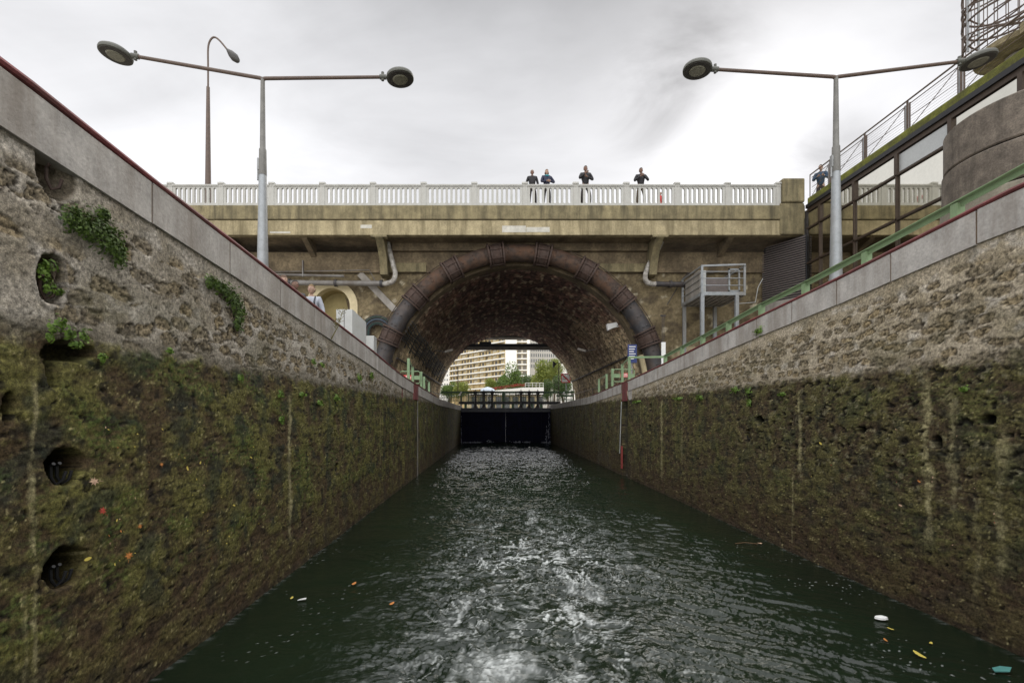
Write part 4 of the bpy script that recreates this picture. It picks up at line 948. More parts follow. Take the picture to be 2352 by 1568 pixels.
# ------------------------------------------------------------------ double headed street lamps
def double_lamp(x, y, zg, ztop, rot, lbl, arm=2.3):
    t = thing('street_lamp', lbl, 'street lamp', (x, y, zg), rot, 'double armed lamps on the quays')
    H = ztop - zg
    MB().tube([(0,0,0), (0,0,H*0.18), (0,0,H*0.62), (0,0,H*0.625)], [0.125, 0.112, 0.074, 0.068], 14).build('pole', M['galv'], t, smooth=True)
    MB().tube([(0,0,H*0.62), (0,0,H*0.72), (0,0,H*0.725), (0,0,H)], [0.078, 0.070, 0.055, 0.040], 12).build('upper_pole', M['polegrey'], t, smooth=True)
    mb = MB(); mb.box((-0.10, -0.03, H*0.64), (-0.06, 0.03, H*0.685)); mb.tube([(-0.085, 0, H*0.64), (-0.09, 0, H*0.60)], 0.02, 6); mb.build('junction_box', M['galv'], t)
    for s_ in (-1, 1):
        e = Vector((s_*arm, 0, H+0.22))
        MB().tube([(0, 0, H-0.02), (s_*0.05, 0, H), e], [0.04, 0.036, 0.033], 10).build('arm', M['lampbrown'], t, smooth=True)
        mb = MB(); mb.tube([e-Vector((s_*0.03,0,0)), e+Vector((s_*0.10,0,0.01))], 0.05, 10); mb.tube([e+Vector((s_*0.03,0,-0.07)), e+Vector((s_*0.03,0,0.10))], 0.03, 8); mb.build('knuckle', M['lamprim'], t, smooth=True)
        c = e + Vector((s_*0.38, 0, 0.02)); Mr = Matrix.Rotation(-s_*R(5), 4, 'Y')
        hd = MB().lathe(c, [(0.25, -0.035), (0.275, -0.03), (0.28, 0.0), (0.27, 0.035), (0.20, 0.085), (0.08, 0.11)], 40, 0, Mr).build('lamp_head', M['lamprim'], t, smooth=True)
        MB().lathe(c, [(0.05, -0.044), (0.245, -0.042), (0.25, -0.034)], 40, 0, Mr).build('underside', M['lampunder'], hd, smooth=True)
        mb = MB().lathe(c, [(0.04, -0.060), (0.14, -0.058), (0.155, -0.043)], 32, 0, Mr); mb.build('lens', M['lampglass'], hd, smooth=True)
    return t
double_lamp(-4.59, 9.5, float(topL(9.5))-0.02, 8.94, math.atan2(0.28, 2.3), 'grey double armed lamp post on the left quay with two round heads')
double_lamp(6.78, 9.5, float(topR(9.5))-0.02, 8.97, -0.045, 'grey double armed lamp post on the right quay in front of the glass building', 2.32)
# single lamp on the bridge
lp = at(478, 470, 22.9)
t = thing('street_lamp', 'tall brown street lamp with curved top standing on the bridge at the left', 'street lamp', (lp.x, 22.9, 11.64))
MB().tube([(0,0,0), (0,0,1.2), (0,0,6.3), (0,0,6.35)], [0.15, 0.135, 0.075, 0.07], 12).build('pole', M['lampbrown'], t, smooth=True)
off = Vector((lp.x, 22.9, 11.64))
path = [Vector((0,0,6.3))] + [at(x, y, 22.9)-off for x, y in ((478,154), (478,112), (482.6,94), (491.6,86), (503.8,93), (521.5,114))]
path = [Vector((p.x + (0 if i else 0), 0, p.z)) for i, p in enumerate(path)]
MB().tube(smooth_path(path), 0.042, 8).build('curved_arm', M['lampbrown'], t, smooth=True)
a = path[-1]; b = Vector(((at(549,143,22.9)-off).x, 0, (at(549,143,22.9)-off).z)); dd = b-a
MB().tube([a, a+dd*0.15, a+dd*0.35, a+dd*0.65, a+dd*0.9, b], [0.05, 0.10, 0.16, 0.19, 0.12, 0.03], 12).build('lamp_head', M['lampunder'], t, smooth=True)
mb = MB(); p = at(466, 470, 23.2); mb.lathe((p.x, 23.2, 11.64), [(0.07, 0), (0.07, 0.75), (0.05, 0.8)], 10)
tag(mb.build('bollard', M['lampbrown'], smooth=True), 'short brown bollard on the bridge beside the tall lamp', 'bollard')

# ------------------------------------------------------------------ green handrail and guard posts
hr = thing('handrail', 'pale green steel handrail running along the right quay', 'handrail')
HX = 5.95
ph = [(HX, 6.15+1.5*k) for k in range(-5, 8)]
railz = lambda y: float(topR(y)) + (0.70 if y < 10 else 0.74)
mb = MB()
for (xa, ya), (xb, yb) in zip(ph[:-1], ph[1:]):
    mb.bar((xa, ya, railz(ya)), (xb, yb, railz(yb)), 0.012, 0.065); mb.bar((xa-0.03, ya, railz(ya)+0.045), (xb-0.03, yb, railz(yb)+0.045), 0.07, 0.012)
a = (HX, ph[-1][1], railz(ph[-1][1])); b = (5.03, 17.75, 4.43); c = (5.02, 18.75, 4.27)
mb.bar(a, b, 0.06, 0.07); mb.bar(b, c, 0.03, 0.04)
mb.build('rail', M['green'], hr)
for (x, y) in ph:
    mb = MB(); z0 = float(topR(y))-0.02
    mb.box((x-0.05, y-0.05, z0), (x-0.035, y+0.05, railz(y)+0.03)); mb.box((x-0.035, y-0.05, z0), (x+0.05, y-0.035, railz(y)+0.02)); mb.box((x-0.035, y+0.035, z0), (x+0.05, y+0.05, railz(y)+0.02))
    mb.build('post', M['green'], hr)
def guard(side):
    X = XL-0.12 if side < 0 else XR+0.12; tp = topL if side < 0 else topR
    t = thing('ladder_guard', 'pale green posts and swing gate with red notice on the ' + ('left' if side < 0 else 'right') + ' quay edge', 'guard rail')
    ps = ([(16.9,4.29), (17.75,4.08), (19.85,4.10), (20.65,3.96), (22.2,3.86)] if side < 0 else [(17.8,4.47), (18.77,4.29), (20.35,4.28), (21.4,4.14), (22.95,4.05)])
    for (y, z) in ps: MB().box((X-0.045, y-0.045, float(tp(y))-0.02), (X+0.045, y+0.045, z)).build('post', M['green'], t)
    mb = MB(); mb.bar((X, ps[0][0], ps[0][1]-0.03), (X, ps[1][0], ps[1][1]-0.03), 0.03, 0.035); mb.bar((X, ps[3][0], ps[3][1]-0.03), (X, ps[4][0], ps[4][1]-0.03), 0.025, 0.035); mb.build('top_bar', M['green'], t)
    yg = 19.7 if side < 0 else 20.3; z0, z1 = (3.60, 4.10) if side < 0 else (3.72, 4.24)
    xa, xb = (X-0.03, X-0.85) if side < 0 else (X+0.03, X+0.92)
    mb = MB()
    q = [(xa, z0+0.06), (xa, z1-0.06), (xa+(xb-xa)*0.07, z1), (xb-(xb-xa)*0.07, z1), (xb, z1-0.06), (xb, z0+0.06), (xb-(xb-xa)*0.07, z0), (xa+(xb-xa)*0.07, z0), (xa, z0+0.06)]
    mb.tube([(x, yg, z) for x, z in q], 0.022, 6); mb.build('gate_frame', M['green'], t)
    gp = MB(); gp.box((xa, yg-0.015, (z0+z1)/2-0.09), (xb, yg+0.0, (z0+z1)/2+0.07)); gp.build('gate_plate', M['green'], t)
    xm = xa + (xb-xa)*(0.6 if side < 0 else 0.55)
    sg = MB().box((xm-0.19, yg-0.03, (z0+z1)/2-0.08), (xm+0.19, yg-0.018, (z0+z1)/2+0.10)).build('notice', M['redsign'], t)
    mb = MB(); 
    for i, w in enumerate((0.09, 0.15, 0.13)): mb.box((xm-w, yg-0.036, (z0+z1)/2+0.05-0.05*i), (xm+w, yg-0.031, (z0+z1)/2+0.068-0.05*i))
    mb.build('lettering', M['whitesign'], sg)
guard(-1); guard(1)
# thin tunnel-side hand rails
for X, tp, lb in ((-4.6, topL, 'thin wire hand rail along the left tunnel wall'), (6.85, topR, 'thin wire hand rail along the right tunnel wall')):
    mb = MB(); mb.tube([(X*0.99, y, float(tp(y))+0.9) for y in (22.5, 28, 35, 42)], 0.022, 6)
    for y in np.arange(24, 42, 3.0): mb.tube([(X*0.99, y, float(tp(y))), (X*0.99, y, float(tp(y))+0.9)], 0.018, 5)
    tag(mb.build('hand_rail', M['drain'], smooth=True), lb, 'hand rail')

# slots, red steel guides and gauge on the lock walls
t = thing('ladder_guide', 'narrow red steel guide in the left lock wall above a dark slot', 'ladder guide')
MB().box((XL-0.10, 15.14, 2.85), (XL-0.02, 15.28, 3.52)).build('red_plate', M['redsteel'], t)
mb = MB()
for k in range(9): mb.box((XL-0.12, 15.10, 0.1+0.3*k), (XL-0.06, 15.32, 0.13+0.3*k))
mb.build('rung', M['iron'], t)
t = thing('stop_guide', 'wide red steel channel on the left lock wall below the swing gate', 'steel guide')
mb = MB(); z = float(topL(17.6)); mb.box((XL-0.05, 17.17, 2.85), (XL+0.03, 17.50, z-0.05)); mb.box((XL-0.02, 17.50, 2.85), (XL+0.045, 18.05, z-0.02)); mb.build('red_plate', M['redsteel'], t, bevel=0.01)
mb = MB().box((XL-0.02, 18.02, -0.3), (XL+0.03, 18.10, 2.85)); mb.build('steel_strip', M['drain'], t)
MB().box((XL-0.45, 17.17, z-COPE), (XL-0.055, 18.08, z-0.004)).build('concrete_block', M['coping'], t)
t = thing('stop_guide', 'red steel channel with white pole in the right lock wall', 'steel guide')
z = float(topR(18)); MB().box((XR-0.02, 17.67, 2.82), (XR+0.05, 18.28, z-0.01)).build('red_plate', M['redsteel'], t, bevel=0.01)
MB().box((XR+0.055, 17.52, z-COPE), (XR+0.45, 18.40, z-0.004)).build('concrete_block', M['coping'], t)
MB().box((XR-0.0, 17.05, 2.85), (XR+0.4, 17.50, z+0.02)).build('jamb_block', M['coping'], t)
MB().tube([(XR-0.04, 18.28, 2.80), (XR-0.06, 18.46, 0.82)], 0.017, 6).build('white_pole', M['cabinet'], t)
MB().box((XR-0.05, 18.24, 0.26), (XR-0.0, 18.36, 1.11)).build('red_strip', plain('faded_red', (0.30,0.06,0.05)), t)
mb = MB().box((XR-0.045, 21.7, 3.0), (XR+0.02, 21.72, 3.1)); 

# ------------------------------------------------------------------ lock gate
YG = 41.6; CXG = (XL+XR)/2
for s_, lb in ((-1, 'left dark navy lock gate leaf closing the canal'), (1, 'right dark navy lock gate leaf with water leaking down its edge')):
    t = thing('lock_gate', lb, 'lock gate'); xa, xb = (XL-0.12, CXG-0.003) if s_ < 0 else (CXG+0.003, XR+0.12)
    MB().box((xa, YG, -0.4), (xb, YG+0.18, 2.66)).build('plate', M['gate'], t)
    mb = MB(); mb.box((xa, YG-0.22, 2.66), (xb, YG+0.35, 2.74)); mb.box((xa, YG-0.22, 2.90), (xb, YG+0.35, 3.00)); mb.box((xa, YG+0.0, 2.74), (xb, YG+0.05, 2.90)); mb.box((xa, YG-0.2, 2.74), (xa+0.12, YG+0.3, 2.90)); mb.box((xb-0.12, YG-0.2, 2.74), (xb, YG+0.3, 2.90))
    for k in range(1, 5): x = xa + (xb-xa)*k/5; mb.box((x-0.09, YG-0.2, 2.74), (x+0.09, YG+0.0, 2.90))
    mb.build('top_beam', M['gatetop'], t)
    mb = MB()
    for z in (0.55, 1.25, 1.95): mb.box((xa+0.05, YG-0.07, z), (xb-0.05, YG, z+0.07))
    for k in range(6): x = xa+0.08 + (xb-xa-0.2)*k/5; mb.box((x-0.03, YG-0.06, -0.3), (x+0.03, YG, 2.6))
    mb.build('rib', M['gate'], t)
    mb = MB(); r_ = random.Random(5+s_)
    def leak(x, za, zb, w):
        for i in range(26):
            z = za + (zb-za)*r_.random(); xx = x + r_.uniform(-w, w)*(0.3+0.7*(za-z)/(za-zb)); L = r_.uniform(0.04, 0.2)
            mb.prism([(xx-0.008, YG-0.09, z), (xx+0.008, YG-0.09, z), (xx+0.014, YG-0.10, z-L), (xx-0.010, YG-0.10, z-L)], (0, 0.008, 0))
    def splash(x, w, h):
        for i in range(40):
            xx = x + r_.gauss(0, w); z = abs(r_.gauss(0, h)); rr_ = r_.uniform(0.01, 0.04)
            mb.lathe((xx, YG-0.2-r_.random()*0.3, z), [(rr_*0.5, -rr_), (rr_*1.3, 0), (rr_*0.5, rr_)], 6)
    xa += 0.16 if s_ < 0 else 0; xb -= 0.16 if s_ > 0 else 0
    if s_ < 0: leak(xa+0.02, 2.45, 0.0, 0.03); splash(-0.45, 0.16, 0.10); splash(-2.2, 0.4, 0.03); splash(-1.5, 0.15, 0.04)
    else: leak(xb-0.10, 2.6, 0.0, 0.10); leak(xb-0.3, 1.6, 0.0, 0.18); splash(1.9, 0.2, 0.07); splash(2.8, 0.12, 0.06); splash(xb-0.3, 0.3, 0.06)
    if s_ > 0: leak(xa, 1.9, 1.5, 0.03)
    mb.build('leaking_water', M['foam'], t)
# sluice winches
def winch(x, lab):
    t = thing('sluice_winch', lab, 'winch', (x, YG+0.1, 3.0), 0, 'sluice winches on the lock gate')
    MB().lathe((0,0,0), [(0.26,0), (0.22,0.05), (0.12,0.22), (0.095,0.3), (0.085,1.05), (0.12,1.12), (0.12,1.2)], 14).build('stand', M['iron'], t, smooth=True)
    mb = MB(); mb.box((-0.13, -0.12, 1.15), (0.13, 0.12, 1.48)); mb.tube([(0, 0, 1.4), (0, 0, 1.62)], 0.035, 6); mb.build('gear_box', M['iron'], t, bevel=0.02)
    MB().lathe((0, -0.16, 1.32), [(0.05, -0.05), (0.17, -0.03), (0.17, 0.03), (0.05, 0.05)], 16, 0, Matrix.Rotation(R(90), 4, 'X')).build('gear_wheel', M['black'], t, smooth=True)
    mb = MB(); mb.tube([(-0.12,0,1.16), (-0.22,0,1.05), (-0.10,0,0.95)], 0.02, 6); mb.tube([(0.12,0,1.16), (0.22,0,1.05), (0.10,0,0.95)], 0.02, 6); mb.build('bracket', M['iron'], t)
wx = [(1092.4, 'black iron sluice winch nearest the left end of the gate'), (1111.4, 'black iron sluice winch in the middle of the left gate leaf'), (1130.4, 'black iron sluice winch on the left leaf nearest the gate joint'),
      (1196.5, 'black iron sluice winch on the right leaf nearest the gate joint'), (1215.4, 'black iron sluice winch in the middle of the right gate leaf'), (1235, 'black iron sluice winch nearest the right end of the gate')]
for d, lb in wx: winch((d-VX)*(YG+0.1)/FPX, lb)
for xa, xb, lb in ((-2.05, 0.30, 'black rack rails round the three winches of the left gate leaf'), (1.85, 4.30, 'black rack rails round the three winches of the right gate leaf')):
    mb = MB()
    for z in (4.15, 4.42):
        for y in (YG-0.2, YG+0.4): mb.bar((xa, y, z), (xb, y, z), 0.05, 0.06)
    for x in np.linspace(xa, xb, 6): 
        for y in (YG-0.2, YG+0.4): mb.bar((x, y, 4.15), (x, y, 4.42), 0.025, 0.025, up=(1,0,0))
    mb.box((xa+0.1, YG-0.15, 4.12), (xb-0.1, YG+0.35, 4.15))
    tag(mb.build('rack_frame', M['iron']), lb, 'railing')
# green footbridge behind the gate
fb = thing('footbridge', 'dark green footbridge with mesh railings just beyond the lock gate', 'footbridge')
YF = 43.4
MB().box((-3.2, YF-0.1, 3.38), (6.0, YF+0.7, 3.62)).build('walkway_beam', M['black'], fb)
for x in np.arange(-2.6, 5.4, 0.86): MB().box((x-0.11, YF+0.1, 2.9), (x+0.11, YF+0.4, 3.38)).build('pier_leg', M['dgreen'], fb)
mb = MB(); mb.bar((-4.8, YF, 4.50), (7.6, YF, 4.50), 0.08, 0.09); mb.bar((-4.8, YF, 4.36), (7.6, YF, 4.36), 0.03, 0.03); mb.bar((-4.8, YF+0.7, 4.46), (7.6, YF+0.7, 4.46), 0.06, 0.07); mb.bar((-4.8, YF, 3.70), (7.6, YF, 3.70), 0.03, 0.04); mb.build('top_rail', M['dgreen'], fb)
for x in np.arange(-4.8, 7.7, 0.62):
    mb = MB(); mb.bar((x, YF, 3.3), (x, YF, 4.50), 0.06, 0.06, up=(1,0,0)); mb.bar((x+0.25, YF+0.7, 3.3), (x+0.25, YF+0.7, 4.46), 0.04, 0.04, up=(1,0,0)); mb.build('post', M['dgreen'], fb)
mb = MB()
for x in list(np.arange(-4.6, -0.6, 0.13)) + list(np.arange(0.6, 2.2, 0.13)): mb.bar((x, YF+0.03, 3.6), (x, YF+0.03, 4.45), 0.03, 0.045, up=(1,0,0))
for z in np.arange(3.7, 4.4, 0.09): mb.bar((-4.7, YF+0.03, z), (-0.6, YF+0.03, z), 0.01, 0.012)
mb.build('mesh_panel', M['dgreen'], fb)
MB().box((0.75, YF-0.02, 3.6), (1.05, YF+0.03, 4.45)).build('solid_panel', M['dgreen'], fb)
MB().box((0.62+0.35, YF-0.04, 3.6), (0.64+0.35, YF-0.02, 4.45)).build('white_strip', M['whitesign'], fb)
mb = MB(); mb.box((5.6, YF-0.3, 4.05), (7.2, YF-0.25, 4.2)); mb.box((5.6, YF-0.3, 3.75), (7.2, YF-0.25, 3.82)); mb.build('board', M['dgreen'], fb)
for (x, y, lb) in ((1058, 903, 'small white lifebuoy light tube tied to the green railing at the left'), (1296, 902, 'small white tube tied to the green railing at the right')):
    p = at(x, y, 43.0); mb = MB().tube([p+Vector((-0.1,0,-0.14)), p+Vector((0.1,0,0.14)) if x < 1200 else p+Vector((0.0,0,0.1))], 0.06, 8); tag(mb.build('white_tube', M['whitesign']), lb, 'tube')
# prohibition sign
c0 = at(1299.5, 868, 44.2); t = thing('prohibition_sign', 'square white sign with red border, red diagonal bar and black wave lines', 'sign', (c0.x, 44.2, 0))
hs = 0.43; z0 = c0.z
MB().box((-hs, 0, z0-hs), (hs, 0.03, z0+hs)).build('plate', M['whitesign'], t)
mb = MB(); b_ = 0.07
mb.box((-hs, -0.008, z0-hs), (hs, -0.001, z0-hs+b_)); mb.box((-hs, -0.008, z0+hs-b_), (hs, -0.001, z0+hs)); mb.box((-hs, -0.008, z0-hs+b_), (-hs+b_, -0.001, z0+hs-b_)); mb.box((hs-b_, -0.008, z0-hs+b_), (hs, -0.001, z0+hs-b_))
k = hs-b_; mb.prism([(-k, -0.012, z0+k), (-k+0.08, -0.012, z0+k), (k, -0.012, z0-k+0.08), (k, -0.012, z0-k), (k-0.08, -0.012, z0-k), (-k, -0.012, z0+k-0.08)], (0, 0.003, 0)); mb.build('red_border', M['redsign'], t)
mb = MB()
for zo in (0.05, -0.09):
    pts = [(-0.27+0.54*i/14, -0.006, z0+zo+0.035*math.sin(i/14*4*math.pi)) for i in range(15)]
    for p, q in zip(pts[:-1], pts[1:]): mb.bar(p, q, 0.004, 0.035)
mb.build('wave_symbol', M['blackpaint'], t)
MB().box((0.0, 0.03, 2.95), (0.10, 0.10, z0+0.2)).build('post', M['galv'], t)
# signal mast
c0 = at(1283.6, 925, 43.0); t = thing('signal_mast', 'dark mast with a black signal hood at the right of the far tunnel opening', 'signal', (c0.x, 43.0, 2.95))
MB().tube([(0,0,0), (0,0,at(0,835,43).z-2.95)], 0.035, 8).build('mast', M['bronze'], t)
zt2 = at(0, 834, 43).z-2.95; mb = MB(); mb.bar((-0.5, 0, zt2), (0.42, 0, zt2), 0.05, 0.05); mb.tube([(0.42,0,zt2), (0.5,0,zt2+0.2), (0.6,0,zt2+0.1), (0.7,0,zt2+0.3)], 0.03, 6); mb.build('cross_arm', M['bronze'], t)
MB().prism([(-0.55, -0.1, zt2+0.2), (-0.20, -0.1, zt2-0.05), (-0.52, -0.1, zt2-0.45)], (0, 0.2, 0)).build('signal_hood', M['black'], t)
p = at(1052, 905, 50); mb = MB().tube([(p.x, 50, 2.95), (p.x, 50, at(0,842,50).z)], 0.045, 6); tag(mb.build('thin_mast', M['bronze']), 'thin dark mast in front of the yellow apartment block', 'mast')

# ------------------------------------------------------------------ foliage helpers
def leaf_cluster(name, m, pts, size, parent=None, seed=1, nrm=None, jitter=0.7):
    r_ = np.random.default_rng(seed); n = len(pts); pts = np.asarray(pts, float)
    u = r_.normal(size=(n, 3)); 
    if nrm is not None: u = np.asarray(nrm)[None, :]*1.0 + u*jitter
    u /= np.linalg.norm(u, axis=1)[:, None]
    a = np.cross(u, r_.normal(size=(n, 3))); a /= np.linalg.norm(a, axis=1)[:, None]; b = np.cross(u, a)
    s = (size*(0.6 + 0.8*r_.random(n)))[:, None]
    V = np.stack([pts - a*s, pts - b*s*0.55 + u*s*0.15, pts + a*s, pts + b*s*0.55 + u*s*0.15], 1).reshape(-1, 3)
    me = bpy.data.meshes.new(name); nf = n
    me.vertices.add(4*n); me.vertices.foreach_set('co', V.astype(np.float32).ravel())
    me.loops.add(4*n); me.loops.foreach_set('vertex_index', np.arange(4*n, dtype=np.int32))
    me.polygons.add(nf); me.polygons.foreach_set('loop_start', np.arange(0, 4*n, 4, dtype=np.int32)); me.polygons.foreach_set('loop_total', np.full(nf, 4, dtype=np.int32))
    me.update(calc_edges=True); me.materials.append(m)
    o = bpy.data.objects.new(name, me); COL.objects.link(o)
    if parent: o.parent = parent
    return o
def tree(px, py, Y, rpx, m, lbl, seed, asp=1.0, n=4400):
    rpx *= 1.25
    c = at(px, py, Y); rad = rpx*Y/FPX; r_ = np.random.default_rng(seed)
    base = Vector((c.x, Y, 2.95))
    t = thing('tree', lbl, 'tree', base)
    lobes = []
    for k in range(11):
        d = r_.normal(size=3); d /= np.linalg.norm(d); q = 0.62*rad*r_.random()**0.4
        lobes.append((np.array((0, 0, c.z-2.95)) + d*q*np.array((1, 1, asp)), rad*r_.uniform(0.30, 0.5)))
    P = []
    for (lc, lr) in lobes:
        k = n//11; d = r_.normal(size=(k, 3)); d /= np.linalg.norm(d, axis=1)[:, None]
        P.append(lc + d*lr*(r_.random((k, 1))**0.35))
    leaf_cluster('crown', m, np.concatenate(P), rad*0.045, t, seed)
    mb = MB(); H = c.z-2.95; mb.tube([(0,0,0), (0.1,0,H*0.4), (0,0.1,H*0.9)], [rad*0.09, rad*0.07, rad*0.03], 8)
    for k in range(6):
        lc = lobes[k][0]; mb.tube([(0, 0, H*(0.35+0.08*k)), tuple(lc)], [rad*0.04, rad*0.012], 6)
    mb.build('trunk', M['trunk'], t, smooth=True)
tree(1175, 872, 92, 31, M['tree1'], 'round green tree in front of the blank white gable', 1)
tree(1236, 866, 88, 37, M['tree2'], 'largest yellow green tree right of the white gable', 2)
tree(1128, 885, 98, 21, M['tree2'], 'low pale green tree below the yellow apartment block', 3)
tree(1148, 880, 96, 20, M['tree1'], 'small green tree between the pale tree and the round tree', 13)
tree(1058, 893, 105, 22, M['tree2'], 'small yellow green tree at the left behind the green railing', 4)
tree(1032, 893, 108, 22, M['tree1'], 'small green tree at the far left of the tunnel opening', 5)
tree(1272, 850, 84, 24, M['tree2'], 'yellow green tree behind the signal mast', 6)
tree(1292, 886, 80, 26, M['tree3'], 'dark green tree behind the prohibition sign', 7)
tree(1316, 860, 90, 20, M['tree2'], 'sparse yellow tree at the right edge of the tunnel opening', 8)
tree(1258, 892, 78, 20, M['tree3'], 'dark low tree beside the white terrace', 9)
tree(1205, 884, 99, 24, M['tree3'], 'dark green tree low between the round and the largest tree', 14)

# ------------------------------------------------------------------ far buildings
def apartment():
    t = thing('apartment_building', 'long apartment block with white floor bands, yellow panels and a blank white gable', 'building')
    Rp, Lp = Vector((5.3, 235, 0)), Vector((-25.0, 272, 0)); d = (Lp-Rp); L = d.length; dn = d.normalized(); nrm = Vector((-dn.y, dn.x, 0))
    if nrm.y > 0: nrm = -nrm
    Mx = Matrix.Translation(Rp) @ Matrix((dn, -nrm, Vector((0,0,1)))).transposed().to_4x4()   # x along, y into the building
    FH = 2.8; NF = 19
    MB().box((0, 0.8, 2.95), (L, 14, 3+FH*NF), 0, Mx).build('wall', M['aptyellow'], t)
    bay = L/9
    for f in range(4, NF+1):
        z = 3 + FH*f; MB().box((-0.1, -0.7, z-0.35), (L+0.1, 0.9, z+0.25), 0, Mx).build('floor_band', M['aptwhite'], t)
    for k in range(10):
        MB().box((bay*k-0.18, -0.25, 2.95), (bay*k+0.18, 0.85, 3+FH*NF), 0, Mx).build('fin', M['aptyellow'], t)
    r_ = random.Random(3); protos = []
    for v in range(3):
        mb = MB(); w = bay-0.6
        mb.box((0, 0.55, 0.1), (w, 0.75, 2.0), 0)
        a = (0.03, 0.32, 0.15)[v]*w
        mb.box((a, 0.47, 0.25), (a+w*0.40, 0.56, 1.95), 1); mb.box((a+w*0.42, 0.47, 0.25), (a+w*0.62, 0.56, 1.95), 2 if v != 1 else 1)
        if v != 2: mb.box((0.1, -0.2, 0.25), (w*0.55, -0.12, 0.95), 2)
        o = mb.build('window', [M['aptglass'] if v != 1 else M['aptyellow'], M['aptcurtain'] if v != 2 else M['aptglass'], M['aptyellow']], t)
        protos.append(o)
    first = [True]*3
    for f in range(6, 17):
        for k in range(9):
            v = r_.randrange(3); o = protos[v] if first[v] else protos[v].copy()
            if not first[v]: COL.objects.link(o)
            first[v] = False
            o.matrix_local = Mx @ Matrix.Translation((bay*k+0.3, 0, 3+FH*f))
    MB().box((5.45, 234.6, 2.95), (11.1, 250, 3+FH*NF+2)).build('gable', M['aptwhite'], t)
    # right-hand strip of balconies
    MB().box((11.1, 237.5, 2.95), (16.2, 252, 3+FH*NF)).build('wing', M['aptyellow'], t)
    for f in range(4, NF+1): MB().box((11.1, 236.4, 3+FH*f-0.35), (16.4, 237.5, 3+FH*f+0.2)).build('balcony_band', M['aptwhite'], t)
    for f in range(6, 17):
        mb = MB(); mb.box((0, 0, 0), (1.7, 0.1, 1.8), 0); mb.box((1.8, 0, 0), (2.6, 0.1, 1.8), 1); mb.box((2.7, 0, 0), (4.3, 0.1, 1.8), 2)
        o = mb.build('window', [M['aptglass'], M['aptcurtain'], M['aptglass']], t); o.location = (11.6, 237.38, 3+FH*f+0.3)
    MB().box((16.2, 236.5, 2.95), (17.6, 250, 3+FH*NF)).build('end_pier', M['aptwhite'], t)
apartment()
def office(name, lbl, x0, x1, Y, ztop, cols, rows, rh, m, w, h, zr0, slope=0.0):
    t = thing(name, lbl, 'building', (x0, Y, 2.95), slope)
    L = x1-x0
    MB().box((0, 0, 0), (L, 14, ztop-2.95)).build('wall', m, t)
    proto = MB().box((-w/2, -0.06, 0), (w/2, -0.02, h)).build('window', M['aptdark'], t); n = 0
    for r in range(rows):
        for c in range(cols):
            o = proto if n == 0 else proto.copy()
            if n: COL.objects.link(o)
            n += 1; o.location = ((c+0.5)*L/cols, 0, zr0-2.95 + rh*r)
office('office_building', 'grey office slab with rows of small dark windows', 21.5, 44, 300, 64, 16, 6, 3.4, M['aptgrey'], 0.75, 2.1, 33.0, 0.12)
office('white_building', 'narrow white building with tiny windows at the far left of the tunnel opening', -39, -28.0, 310, 42, 7, 9, 2.9, M['aptwhite'], 0.7, 1.1, 14.0)
mb = MB(); mb.box((24, 150, 2.95), (31, 160, 16.5)); t = thing('pale_house', 'pale low building behind the right-hand trees', 'building'); mb.build('wall', M['aptwhite'], t)
for k in range(3): MB().box((24.6+2*k, 149.9, 12.6), (25.7+2*k, 149.98, 14.6)).build('window', M['aptdark'], t)
MB().box((19.8, 140, 2.95), (21.0, 142, 17.6)).build('chimney_stack', M['aptwhite'], t)

# terrace with red flowers beyond the gate
YT = 60.0
t = thing('terrace', 'white terrace building with columns beyond the footbridge', 'building')
p0, p1 = at(1108, 899, YT), at(1249, 889, YT); 
mb = MB(); mb.prism([(p0.x-2.0, YT, p0.z-0.4), (p1.x, YT, p0.z-0.4), (p1.x, YT, p1.z), (p0.x+5, YT, p1.z-0.05), (p0.x, YT, p0.z)], (0, 6, 0)); mb.build('parapet', M['aptwhite'], t)
MB().box((p0.x-2, YT+0.8, 2.95), (p1.x-0.3, YT+6, p0.z-0.4)).build('wall', M['cream'], t)
for k in range(9): MB().box((p0.x-1.4+1.05*k, YT+0.72, 3.0), (p0.x-0.75+1.05*k, YT+0.79, p0.z-0.6)).build('window', M['aptdark'], t)
mb = MB(); z = p1.z
for k in range(6): mb.bar((p1.x-2.3+0.45*k, YT+0.2, z), (p1.x-2.3+0.45*k, YT+0.2, z+0.55), 0.04, 0.04, up=(1,0,0))
mb.bar((p1.x-2.3, YT+0.2, z+0.55), (p1.x, YT+0.2, z+0.55), 0.05, 0.05); mb.bar((p1.x-2.3, YT+0.2, z+0.28), (p1.x, YT+0.2, z+0.28), 0.03, 0.03); mb.build('railing', M['aptwhite'], t)
fl = rng.random((900, 3)); P = [(p0.x-0.1 + 5.4*a, YT+0.1+0.4*b, p0.z + 0.02 + (p1.z-p0.z+0.1)*min(1, a*1.2) + 0.32*c) for a, b, c in fl]
tag(leaf_cluster('flower_bed', M['flower'], P, 0.07, None, 5), 'long row of red flowers along the white terrace top', 'flowers')
p = at(1120, 893, 58); t = thing('parasol', 'pale blue domed parasol above the left winches', 'parasol', (p.x, 58, 2.95))
MB().lathe((0, 0, p.z-3.2), [(0.9, 0), (0.8, 0.2), (0.5, 0.38), (0.05, 0.5)], 16).build('canopy', plain('pale_blue_canvas', (0.45,0.5,0.55)), t, smooth=True)
MB().tube([(0,0,0), (0,0,p.z-2.9)], 0.03, 6).build('pole', M['galv'], t)

